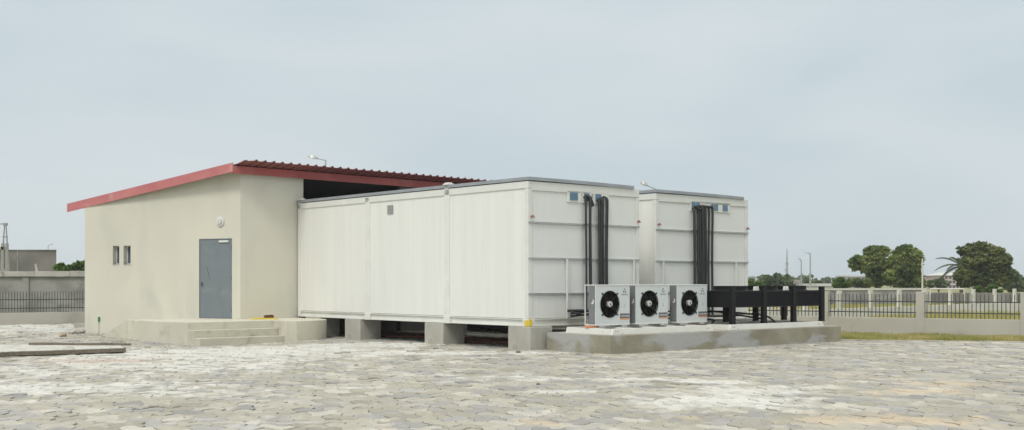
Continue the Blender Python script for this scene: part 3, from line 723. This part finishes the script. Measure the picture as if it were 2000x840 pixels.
# ------------------------------------------------------------------ rubble, slab, planks at left
q = [P(-160,697,.10), P(20,686.5,.12), P(246,679,.12), P(236,672.5,.12), P(60,672,.12), P(-200,676,.12)]
c = sum((Vector(v_) for v_ in q), Vector())/6
t = thing('raised_slab', 'pale paved slab raised on a dark timber edge at lower left', 'slab', (c.x,c.y,0))
pl = [(v_.x-c.x, v_.y-c.y) for v_ in q]
mb = MB(); mb.prism(pl, [.02]*6, [.105]*6); mb.build('edging', 'wood_dark', t)
pl2 = [(a*.985, b_*.97) for a, b_ in pl]
mb = MB(); mb.prism(pl2, .106, .118); mb.build('slab_top', mat('slab_top', (.60,.60,.56), (.50,.49,.45), 3, rough=.9, spec=.2, stain=(.30,.29,.25), smask=(.55,.60), sscale=3, sstretch=(1,4,1)), t)
def plank(label, p0, p1, w=.09, h=.035, z=.02, m_='wood'):
    d_ = p1-p0; L_ = d_.length; a = math.atan2(d_.y, d_.x)
    mb = MB(); n = 8
    for i in range(n+1):
        s_ = L_*i/n; zz_ = .006*math.sin(i*1.3); mb.v += [(s_,-w/2,zz_),(s_,w/2,zz_),(s_,w/2,zz_+h),(s_,-w/2,zz_+h)]
    for i in range(n):
        for q_ in range(4): mb.f.append((i*4+q_, i*4+(q_+1)%4, i*4+4+(q_+1)%4, i*4+4+q_))
    mb.f += [(3,2,1,0),(n*4,n*4+1,n*4+2,n*4+3)]
    return tag(mb.build('plank', m_, None, (p0.x,p0.y,z), a, bevel=.003), label, 'plank', 'loose planks by the raised slab')
plank('light wooden plank lying along the right half of the raised slab front', P(146,689), P(243,682.5), .10)
plank('light wooden plank lying along the left half of the raised slab front', P(-10,694), P(120,690), .10)
plank('dark weathered plank lying on the back edge of the raised slab', P(58,673.5,.12), P(254,676,.10), .12, .05, .120, 'wood_dark')
def rock(label, px, py, r, m_='conc', z=0., flat=.6, name='rubble'):
    import bmesh
    bm = bmesh.new(); bmesh.ops.create_icosphere(bm, subdivisions=2, radius=r); sd = random.random()*50
    for v_ in bm.verts:
        n_ = noise.noise(v_.co/r*1.3+Vector((sd,0,0))); v_.co *= 1+.35*n_; v_.co.z = max(v_.co.z*flat, -.3*r); 
    me = bpy.data.meshes.new(name); bm.to_mesh(me); bm.free(); me.materials.append(M[m_]); p = P(px,py)
    o = bpy.data.objects.new(name, me); col.objects.link(o); o.location = (p.x,p.y,z+.28*r+g(p.x,p.y)); return tag(o, label, 'rubble', 'lumps of rubble')
rock('grey lump of broken concrete in front of the raised slab', 134, 692, .20)
rock('pale concrete lump left of the building corner', 146, 652, .19)
rock('darker concrete lump nearest the building corner', 158, 651, .15)
rock('small yellowish lump of sandy rubble left of the building', 123, 657, .12, 'wood')
rock('small pale stone before the second pier', 866, 676, .07)
rock('tiny brown stone before the corner pier', 1012, 689, .06, 'wood_dark')
rock('pinkish chip lying on the paving', 696, 714, .05, 'farpink')
rock('dark chip on the middle of the paving', 1051, 751.5, .035, 'wood_dark')
mb = MB(); mb.tube([(.075*math.cos(i*.42),.075*math.sin(i*.42),0) for i in range(14)], .011, 6); p = P(1043,692)
tag(mb.build('white_ring', 'ac_white', None, (p.x,p.y,.022), 0), 'small white ring lying on the paving by the corner pier', 'ring')
mb = MB(); mb.box(-.25,.25,-.14,.14,-.05,.16); p = P(160,640)
tag(mb.build('kerb_block', 'conc', None, (p.x,p.y,0), .2, bevel=.01), 'squared concrete block at the far left corner of the building', 'block')

# ------------------------------------------------------------------ railings
def railing_fence(name, label, p0, p1, posts, plz, ptz, mpl, mp, pick=.115, cat='fence', rails=(.42,.78), postw=.24, picks=True, railt=1.27):
    d_ = p1-p0; L_ = d_.length; a = math.atan2(d_.y, d_.x)
    t = thing(name, label, cat, (p0.x,p0.y,0), a)
    MB().box(0, L_, -.09, .09, -.3, plz).build('plinth', mpl, t, bevel=.008)
    for x in posts: MB().box(x-postw/2, x+postw/2, -.115, .115, -.2, ptz).build('post', mp, t, bevel=.01)
    pts = sorted(posts)
    if picks:
        for i in range(len(pts)-1):
            x0, x1 = pts[i]+postw/2, pts[i+1]-postw/2; mb = MB()
            n = int((x1-x0)/pick)
            for k in range(n):
                x = x0+(k+.5)*(x1-x0)/n; mb.box(x-.010, x+.010, -.010, .010, plz+.01, railt+random.uniform(-.004,.004))
            for z in (plz+.17, plz+.50): mb.box(x0, x1, -.016, .016, z-.016, z+.016)
            mb.build('railing_panel', 'iron', t)
    return t
q0 = Vector((10.27,36.8,0)); q1 = Vector((14.74,33.9,0)); dn = (q1-q0).normalized()
s0 = q0-dn*16; s1 = q1+dn*14; base = 16
ln5 = (q1-q0).length
ps = [base+ln5*(-.092)+2.93*k for k in range(-5,7)]
railing_fence('railing_fence', 'low beige wall with dark metal railings just beyond the grass strip', s0, s1, ps, .545, 1.34, 'plinth', 'plinth')
f0 = Vector((13.9,50,0)); f1 = Vector((28.7,66,0)); dn = (f1-f0).normalized(); s0 = f0-dn*10
sp = [10+2.905*k for k in range(-3,14)]
def far_fence():
    a = math.atan2(dn.y, dn.x); t = thing('white_post_fence', 'white posted boundary fence farther off beyond the railings', 'fence', (s0.x,s0.y,0), a)
    MB().box(0, 50, -.1, .1, -.3, .5).build('plinth', 'plinth_far', t)
    for x in sp:
        MB().box(x-.13, x-.03, -.06, .06, -.1, 1.26).build('post', 'plinth_far', t); MB().box(x+.03, x+.13, -.06, .06, -.1, 1.26).build('post', 'plinth_far', t)
    return t
far_fence()
# left fence
l0 = Vector((-.4348*44.6,44.6,0)); l1 = Vector((-.3630*46.4,46.4,0)); dl = (l1-l0).normalized()
LL = (l1-l0).length
a0 = l0-dl*8; a1 = l1+dl*8
railing_fence('railing_fence', 'low wall with dark railings before the tall stained concrete wall at left', a0, a1, [0.2, 8+LL+8-.2, 3.2, 12.9], .46, .95, 'plinth', 'plinth', .105, railt=1.27)
# tall concrete wall behind left fence
t = thing('boundary_wall', 'tall stained grey concrete wall with a pale coping behind the left railings', 'wall', (-34,50.2,0), R(2))
MB().box(0, 26, 0, .2, -.2, 1.86).build('wall_body', 'wallgrey', t)
for k in range(9): MB().box(k*3.05-.14+.9, k*3.05+.14+.9, -.06, .26, -.2, 1.9).build('pilaster', 'wallgrey', t)
x = 0
mb = MB()
while x < 26: mb.box(x+.005, x+1.495, -.12, .32, 1.865+random.uniform(0,.01), 2.10+random.uniform(-.015,.015)); x += 1.5
mb.build('coping', 'cap', t, bevel=.01)
p = W(64, 50.3, 2.1); MB().tube([(p.x+34-.0,.1,2.08),(p.x+34-.06,.1,2.42)], .05, 6).build('stub', 'cap', t)
# grey block building far left
t = thing('concrete_building', 'unfinished flat roofed grey concrete building behind the left wall', 'building', (-66,120,0))
xr = (110-1000)/F*120+66
MB().prism([(0,0),(xr,0),(xr-9,20),(0,20)], -.2, 4.80).build('wall', 'blockgrey', t); MB().prism([(-.1,-.08),(xr+.05,-.08),(xr-9,20),(-.1,20)], 4.805, 4.90).build('parapet', 'blockgrey', t)
mb = MB()
for k in range(3): mb.box(xr-4-k*6, xr-3.9-k*6, -.03, 0, 0, 4.88)
mb.build('column_joint', 'wallgrey', t)
# concrete pylon
pp = W(10, 100, 0)
t = thing('power_pylon', 'concrete lattice power pole standing before the grey building', 'pylon', pp)
mb = MB()
mb.tube([(-.42,0,0),(-.28,0,3.2),(-.05,0,6.4)], [.10,.08,.05], 6); mb.tube([(.45,0,0),(.28,0,3.2),(.08,0,6.4)], [.10,.08,.05], 6)
mb.box(-.30,-.08,-.1,.1,2.6,4.9); mb.box(.06,.26,-.1,.1,2.6,4.9); mb.box(-.35,.35,-.08,.08,2.5,2.7); mb.box(-.2,.2,-.08,.08,5.4,5.5); mb.build('mast', 'pylon', t)
mb = MB(); mb.box(-1.6,.2,-.06,.06,6.5,6.58); mb.box(-1.2,0,-.1,.1,4.35,4.6); mb.box(-.14,.2,-.08,.08,6.4,6.62); mb.build('crossarm', 'pylon', t)
mb = MB(); mb.tube([(-1.5,0,6.6),(-8,1,6.35),(-16,2,6.6)], .02, 4); mb.build('wire', 'iron', t)

# ------------------------------------------------------------------ street lamps, mast
def lamp(label, px, depth, ytop, dpx, arm_up, hl=.75, two=False, r=.07):
    p = W(px, depth); z = H+(550-ytop)/F*depth; dx = dpx/F*depth
    t = thing('street_lamp', label, 'street lamp', p, 0, 'street lamps')
    MB().tube([(0,0,0),(0,0,z*.5),(0,0,z)], [r,r*.8,r*.6], 10).build('pole', 'lampgrey', t, smooth=True)
    MB().tube([(0,0,z-.02),(dx*.5,0,z+arm_up*.5),(dx,0,z+arm_up)], r*.5, 8).build('arm', 'lampgrey', t)
    mb = MB(); n = 10; s_ = 1 if dx > 0 else -1
    vs = []
    tilt = arm_up/dx if dx else 0
    for i in range(n+1):
        u = i/n; wd = .20*math.sin(math.pi*min(1,.15+u*.82))**.6; ht = .11*math.sin(math.pi*min(1,.12+u*.85))**.7; X = dx+s_*(u*hl-.05); Z = z+arm_up+tilt*s_*(u*hl)
        vs += [(X,-wd,Z-ht*.4),(X,wd,Z-ht*.4),(X,wd*.6,Z+ht),(X,-wd*.6,Z+ht)]
    fs = []
    for i in range(n):
        for q_ in range(4): fs.append((i*4+q_, i*4+(q_+1)%4, i*4+4+(q_+1)%4, i*4+4+q_))
    fs += [(0,1,2,3),(n*4+3,n*4+2,n*4+1,n*4)]
    mb.add(vs, fs).build('lamp_head', 'lampgrey', t)
    return t
lamp('street lamp showing above the ribbed red roof', 636, 62, 312.5, -17, .08, .55, r=.06)
lamp('street lamp head peeking between the two container roofs', 1281, 62, 369, -18, .18, .38, r=.06)
lamp('short street lamp rising over the grey building at far left', 94, 140, 479, 3, .05, .4, r=.06)
lamp('shorter of the two street lamps just right of the containers', 1565, 120, 510, -1.5, .08, .25, r=.09)
lamp('taller of the two street lamps just right of the containers', 1582.5, 110, 495, -5, .05, .32, r=.09)
p = W(1537, 260); zt_ = H+64/F*260
t = thing('radio_mast', 'thin tapering radio mast on the horizon right of the containers', 'mast', p)
mb = MB(); mb.tube([(0,0,0),(0,0,zt_*.6),(0,0,zt_)], [.35,.24,.08], 6); mb.build('mast_body', 'lampgrey', t)
mb = MB(); mb.box(-.3,.3,-.3,.3,zt_*.62,zt_*.66); mb.box(-.4,.1,-.3,.3,zt_*.45,zt_*.5); mb.build('antenna', 'lampgrey', t)
p = W(1801.5, 80); o = MB().tube([(0,0,0),(0,0,H+45/F*80)], [.07,.05], 8).build('flag_pole', 'goal', None, p); tag(o, 'plain pale pole at the right edge of the twin crowned trees', 'pole')
p = W(1895, 70); o = MB().tube([(0,0,0),(0,0,H-10/F*70)], .035, 6).build('marker_pole', 'lampgrey', None, p); tag(o, 'short grey pole before the dark round tree', 'pole')

# far walls and goal
def seg_wall(name, label, pa, da, pb, db, z1, capm, m_):
    a = W(pa,da); b_ = W(pb,db); d_ = b_-a; t = thing(name, label, 'wall', a, math.atan2(d_.y,d_.x))
    MB().box(0, d_.length, 0, .2, -.3, z1).build('wall_body', m_, t)
    if capm: MB().box(-.05, d_.length+.05, -.06, .26, z1+.003, z1+.15).build('coping', capm, t)
    return t
seg_wall('boundary_wall', 'grey concrete wall with beige coping beyond the white posts', 1380, 80, 1808, 88, 1.02, 'goal', 'wallgrey')
seg_wall('boundary_wall', 'lower dark grey wall without coping at the far right', 1809, 88, 2300, 88, .82, None, 'blockgrey')
a = W(1817, 84); b_ = W(1883, 84)
t = thing('goal_frame', 'pale goal frame standing before the round dark tree', 'goal', a)
ln_ = b_.x-a.x; zg = H-14.5/F*84; MB().tube([(0,0,zg),(ln_,0,zg)], .06, 8).build('crossbar', 'goal', t)
for X in (0, ln_): MB().tube([(X,0,0),(X,0,zg)], .06, 8).build('goal_post', 'goal', t)

# ------------------------------------------------------------------ trees
def leaves(blobs, n, size, seed, shell=.55, flat=1.):
    r = random.Random(seed); mb = MB(); tot = sum(b_[3]*b_[4] for b_ in blobs)
    for (cx, cy, cz, rx, rz, ry) in blobs:
        k = int(n*rx*rz/tot)
        # clumps on the surface of each lobe
        cl = []
        for _ in range(max(8, k//26)):
            d_ = Vector((r.gauss(0,1), r.gauss(0,1), r.gauss(0,1))).normalized(); q = shell+(1-shell)*r.random(); cl.append(Vector((cx+d_.x*rx*q, cy+d_.y*ry*q, cz+d_.z*rz*q)))
        for c_ in cl:
            s_ = min(rx,rz)*r.uniform(.10,.20)
            for _ in range(26):
                p_ = c_+Vector((r.gauss(0,s_), r.gauss(0,s_), r.gauss(0,s_*.55))); sz = size*r.uniform(.55,1.3)
                u = Vector((r.gauss(0,1),r.gauss(0,1),r.gauss(0,.6))).normalized(); v_ = u.cross(Vector((r.gauss(0,1),r.gauss(0,1),r.gauss(0,1)))).normalized()
                mb.add([p_-u*sz*.5, p_+v_*sz*.32, p_+u*sz*.5, p_-v_*sz*.32], [(0,1,2,3)])
    return mb
def tree(label, pxs, depth, lobes, m_, n, size, seed, trunk_px, name='broadleaf_tree', group=None, trunk=.22, cat='tree'):
    s_ = depth/F; bx_ = W(trunk_px, depth)
    t = thing(name, label, cat, bx_, 0, group)
    bl = []
    for (px, py, rpx, rpy) in lobes:
        r_ = random.Random(px); bl.append(((px-trunk_px)*s_, r_.uniform(-.5,.5)*rpx*s_*.5, H+(550-py)*s_, rpx*s_, rpy*s_, rpx*s_*.9))
    leaves(bl, n, size, seed).build('crown', m_, t)
    mb = MB(); zc = sum(b_[2] for b_ in bl)/len(bl)
    mb.tube([(0,0,-.2),(.05,0,zc*.3),(0,.05,zc*.6)], [trunk,trunk*.8,trunk*.6], 8)
    for b_ in bl: mb.tube([(0,0,zc*.35),(b_[0]*.5,b_[1]*.5,(zc*.35+b_[2])*.5+.1),(b_[0],b_[1],b_[2])], [trunk*.5,trunk*.35,trunk*.12], 6)
    mb.build('trunk', 'bark', t, smooth=True)
    return t
tree('left crown of the twin broadleaf trees, with a side lobe hanging left', None, 112, [(1673,513,14,15),(1706,499,19,19),(1722,492,15,12),(1700,520,20,14),(1725,522,18,18),(1712,542,18,18),(1735,540,14,18),(1688,522,10,10)], 'leaf_a', 17000, .34, 11, 1712, trunk=.3)
tree('right crown of the twin broadleaf trees, beside the pale pole', None, 110, [(1768,490,18,13),(1755,505,17,16),(1784,503,15,18),(1770,525,24,18),(1748,540,18,16),(1785,543,18,18),(1765,552,22,12),(1797,555,9,10)], 'leaf_a', 18000, .34, 12, 1768, trunk=.3)
tree('single dark round broadleaf tree at far right', None, 108, [(1893,490,20,13),(1915,486,20,14),(1945,495,17,14),(1905,510,28,20),(1940,515,26,20),(1960,512,14,18),(1890,535,22,16),(1920,540,28,20),(1955,540,20,20),(1885,553,16,10),(1870,540,8,8)], 'leaf_b', 27000, .34, 13, 1918, trunk=.35)
tree('thin airy greenish grey tree at the right flank of the dark round tree', None, 125, [(1980,540,10,14),(1974,530,6,10),(1992,558,14,12),(1972,558,12,12)], 'leaf_far', 3500, .35, 14, 1982)
bg = 'bushes beyond the fences'
def bush(label, depth, lobes, m_, n, seed, px, sz=.4): return tree(label, None, depth, lobes, m_, n, sz, seed, px, 'bush', bg, .08, 'bush')
bush('bright yellow green bush right beside the farther container', 120, [(1466,556,9,10),(1476,560,10,8),(1487,558,8,6)], 'leaf_c', 2200, 21, 1475)
bush('wide dull green bush behind the black dry cooler', 150, [(1495,548,14,12),(1515,545,16,10),(1533,549,14,12),(1508,560,22,8),(1540,560,10,8)], 'leaf_far', 5500, 22, 1515, .55)
bush('small green bush between the two street lamps', 165, [(1578,553,9,8),(1572,560,9,6)], 'leaf_far', 1500, 23, 1577, .5)
bush('low green bush just right of the taller street lamp', 165, [(1598,554,8,6),(1590,560,10,5)], 'leaf_far', 1500, 24, 1596, .5)
bush('spiky bright green bush with a peaked top before the twin trees', 115, [(1642,548,7,8),(1637,555,10,8),(1650,557,9,7)], 'leaf_c', 2200, 25, 1642)
bush('mid green bush between the spiky bush and the twin trees', 118, [(1662,552,9,7),(1676,553,12,8),(1690,556,10,8)], 'leaf_a', 2600, 26, 1675)
bush('grey green bush left of the goal frame', 140, [(1822,555,10,8),(1836,553,13,9),(1848,558,8,7)], 'leaf_far', 2600, 27, 1833, .45)
bush('left one of two small yellow green shrubs under the round tree', 98, [(1908,566,7,6)], 'leaf_c', 700, 28, 1908)
bush('right one of two small yellow green shrubs under the round tree', 98, [(1937,564,9,8),(1951,569,7,4)], 'leaf_c', 1100, 29, 1940)
bush('bright green bush left of the cream building above the wall', 95, [(118,524,10,9),(135,527,14,8),(155,519,12,9),(172,518,12,10),(145,532,30,7)], 'leaf_c', 4500, 30, 145)
bush('faded bush at the right edge of the view', 180, [(1998,550,10,7),(2015,548,16,8),(1990,560,12,6)], 'leaf_far', 1800, 31, 2000, .6)
# distant tree line
r = random.Random(5); mb = MB(); 
bl = []
for i in range(150):
    x = -260+i*3.6; bl.append((x, 330+r.uniform(-12,12), r.uniform(.8,2.2), r.uniform(3,5.5), r.uniform(1.2,2.6), 3))
tag(leaves(bl, 26000, 1.3, 77, .4).build('tree_line', 'leaf_far'), 'distant hazy line of trees along the horizon', 'trees', kind='stuff')
# palm
p = W(1877, 119)
t = thing('palm_tree', 'palm with drooping fronds poking out left of the round tree', 'palm', p)
zc = H+(550-520)/F*119
MB().tube([(0,0,0),(.1,0,zc*.5),(0,0,zc)], [.22,.17,.15], 8).build('trunk', 'bark', t, smooth=True)
for i in range(15):
    a = i*2*math.pi/15+.1; up = .9 if i % 3 == 0 else (.45 if i % 3 == 1 else .05); mb = MB(); Lf = 2.75
    pts = []
    for k in range(12):
        u = k/11; pts.append(Vector((math.cos(a)*Lf*u*(1-.12*up), math.sin(a)*Lf*u*(1-.12*up), zc+Lf*(up*u-.62*u*u))))
    mb.tube(pts, .02, 4)
    for k in range(1,12):
        for w_ in (0,.5):
            q_ = pts[k-1].lerp(pts[k], w_); d_ = (pts[k]-pts[k-1]).normalized(); sd = d_.cross(Vector((0,0,1))).normalized(); ll = .55*math.sin(math.pi*min(1,.15+.8*k/12))
            for sg in (-1,1):
                e = q_+sd*sg*ll*.75+d_*ll*.5-Vector((0,0,ll*.35)); mb.add([q_, q_+d_*.16, e], [(0,1,2)])
    mb.build('frond', 'palm', t)

# ------------------------------------------------------------------ far buildings
def building(label, px0, px1, depth, ytop, m_, floors, bays, roofm='fargrey', pitched=False):
    a = W(px0, depth); w_ = (px1-px0)/F*depth; z = H+(550-ytop)/F*depth; t = thing('distant_building', label, 'building', a, 0, 'distant buildings')
    MB().box(0, w_, .15, 10, -.3, z).build('wall', m_, t)
    if pitched:
        rh = z*.22; MB().add([(-.3,-.1,z),(w_+.3,-.1,z),(w_+.3,10,z),(-.3,10,z),(w_*.25,5,z+rh),(w_*.75,5,z+rh)], [(0,1,5,4),(1,2,5),(2,3,4,5),(3,0,4),(0,3,2,1)]).build('roof', roofm, t)
    else: MB().box(-.15, w_+.15, 0, 10.1, z+.003, z+.3).build('roof', roofm, t)
    fh = z/floors; bw = w_/bays
    for f_ in range(floors):
        for b_ in range(bays):
            MB().box(b_*bw+bw*.2, (b_+1)*bw-bw*.2, .10, .145, f_*fh+fh*.25, f_*fh+fh*.8).build('window', 'door_dark', t)
    for f_ in range(1, floors): MB().box(0, w_, 0, .09, f_*fh-.12, f_*fh+.12).build('floor_band', 'farwhite', t)
    return t
building('distant pale three storey block with white frame balconies left of the round tree', 1838, 1882, 260, 538, 'farpink', 3, 6, 'farwhite', True)
building('distant flat building half hidden behind the mid green bush', 1655, 1700, 280, 540.5, 'fargrey', 2, 5, 'farwhite')
building('distant low beige building between mast and street lamps', 1540, 1562, 280, 549, 'farpink', 1, 4)
building('distant flat topped building at the edge of the farther container', 1452, 1476, 300, 543, 'fargrey', 2, 3)
building('low white roofed shed left of the spiky bush', 1598, 1640, 140, 559, 'farwhite', 1, 3, 'farwhite')

# ------------------------------------------------------------------ grass strip and wild grass
def blades(name, label, region, n, hmin, hmax, wd, seed):
    r = random.Random(seed); mb = MB()
    for _ in range(n):
        x, y = region(r)
        dens = noise.noise(Vector((x*.9,y*.9,seed)));
        if dens < -.25 and r.random() < .7: continue
        h = r.uniform(hmin,hmax)*(1+.8*max(0,dens)); a = r.random()*math.pi; dx, dy = math.cos(a)*wd, math.sin(a)*wd; lx, ly = r.gauss(0,h*.35), r.gauss(0,h*.35)
        mb.add([(x-dx,y-dy,-.05),(x+dx,y+dy,-.05),(x+lx*.5+dx*.5,y+ly*.5+dy*.5,h*.6),(x+lx,y+ly,h)], [(0,1,2),(0,2,3)])
    return tag(mb.build(name, 'grass'), label, 'grass', kind='stuff')
def fence_y(x): return 36.8+(x-10.27)*(-2.9/4.47)
def r1(r):
    while True:
        x = r.uniform(9.3, 21); y0, y1 = kerb_y(x)+.16, fence_y(x)-.12
        if y1 > y0: return x, r.uniform(y0, y1)
blades('grass', 'yellowish green grass strip between kerb and railing wall', r1, 30000, .03, .13, .008, 1)
def r2(r):
    x = r.uniform(9, 34); y = r.uniform(36, 49); 
    lim = fence_y(x)+.5
    return x, max(y, lim) if lim < 60 else y
def r2b(r):
    while True:
        px = r.uniform(1700, 2150); Y = r.uniform(36, 58); x = (px-1000)/F*Y
        if Y > fence_y(x)+.4 and Y < 50+(x-13.9)*1.08-.5: return x, Y
blades('grass', 'yellow green wild grass between the railings and the white posted fence', r2b, 16000, .08, .28, .02, 2)
def r3(r):
    px = r.uniform(1560, 2200); Y = r.uniform(68, 87); return (px-1000)/F*Y, Y
blades('grass', 'dry grass in front of the far grey wall', r3, 9000, .04, .14, .03, 3)

# ------------------------------------------------------------------ haze
hm = bpy.data.materials.new('haze'); hm.use_nodes = True; hn = hm.node_tree; hn.nodes.remove(hn.nodes['Principled BSDF'])
pv = hn.nodes.new('ShaderNodeVolumePrincipled'); pv.inputs['Color'].default_value = (.93,.96,1,1); pv.inputs['Density'].default_value = .0004; hn.links.new(pv.outputs[0], hn.nodes['Material Output'].inputs['Volume'])
M['haze'] = hm
tag(MB().box(-895, 895, -58, 895, -1.3, 12.5).build('haze', 'haze'), 'thin pale haze over the whole yard', 'haze', kind='stuff')
# ------------------------------------------------------------------ sky, sun, camera
w = bpy.data.worlds.new('World'); sc.world = w; w.use_nodes = True; nt = w.node_tree; L = nt.links.new
bgn = nt.nodes['Background']
sky = N(nt, 'ShaderNodeTexSky', sky_type='NISHITA'); sky.sun_disc = False; SE, SA = R(52), R(-140)
sky.sun_elevation = SE; sky.air_density = 1.5; sky.dust_density = 4
tc = N(nt, 'ShaderNodeTexCoord'); sep = N(nt, 'ShaderNodeSeparateXYZ'); L(tc.outputs['Generated'], sep.inputs[0])
mp = N(nt, 'ShaderNodeMapping'); mp.inputs['Scale'].default_value = (1.0,1.0,3.2); L(tc.outputs['Generated'], mp.inputs[0])
no = N(nt, 'ShaderNodeTexNoise'); no.inputs['Scale'].default_value = 2.6; no.inputs['Detail'].default_value = 5; no.inputs['Roughness'].default_value = .45; no.inputs['Distortion'].default_value = .3; L(mp.outputs[0], no.inputs['Vector'])
cr = N(nt, 'ShaderNodeValToRGB'); e = cr.color_ramp.elements
e[0].position = .38; e[0].color = (5.95,6.9,7.4,1); e[1].position = .62; e[1].color = (6.95,7.65,8.0,1)
L(no.outputs['Fac'], cr.inputs[0])
mx = N(nt, 'ShaderNodeMix', data_type='RGBA'); mx.inputs[0].default_value = .93; L(sky.outputs[0], mx.inputs[6]); L(cr.outputs[0], mx.inputs[7])
mr = N(nt, 'ShaderNodeMapRange'); mr.inputs[1].default_value = .22; mr.inputs[2].default_value = .95; mr.inputs[3].default_value = 1.0; mr.inputs[4].default_value = 1.45; L(sep.outputs[2], mr.inputs[0])
ml = N(nt, 'ShaderNodeMix', data_type='RGBA', blend_type='MULTIPLY'); ml.inputs[0].default_value = 1; L(mx.outputs[2], ml.inputs[6]); L(mr.outputs[0], ml.inputs[7])
hi = N(nt, 'ShaderNodeMapRange'); hi.inputs[1].default_value = .24; hi.inputs[2].default_value = .60; L(sep.outputs[2], hi.inputs[0])
wm = N(nt, 'ShaderNodeMix', data_type='RGBA'); L(hi.outputs[0], wm.inputs[0]); L(ml.outputs[2], wm.inputs[6]); wm.inputs[7].default_value = (11.3,11.3,10.8,1)
L(wm.outputs[2], bgn.inputs[0]); bgn.inputs[1].default_value = .08
sd = bpy.data.lights.new('sun', 'SUN'); sd.energy = 1.3; sd.angle = R(16); sd.color = (1,.955,.88)
so = bpy.data.objects.new('sun', sd); col.objects.link(so)
az = R(205)      # sun behind the camera, to its left   (0 = +Y, clockwise)
dirv = Vector((math.sin(az)*math.cos(SE), math.cos(az)*math.cos(SE), math.sin(SE)))
so.rotation_euler = (-dirv).to_track_quat('-Z', 'Y').to_euler(); sky.sun_rotation = az
cam = bpy.data.cameras.new('camera'); co = bpy.data.objects.new('camera', cam); col.objects.link(co); sc.camera = co
co.location = (0,0,H); co.rotation_euler = (R(90),0,0); cam.sensor_width = 36; cam.lens = F/2000*36; cam.shift_y = 130/2000; cam.clip_end = 2000
sc.view_settings.view_transform = 'Standard'; sc.view_settings.look = 'None'; sc.view_settings.gamma = 1; sc.view_settings.exposure = .30
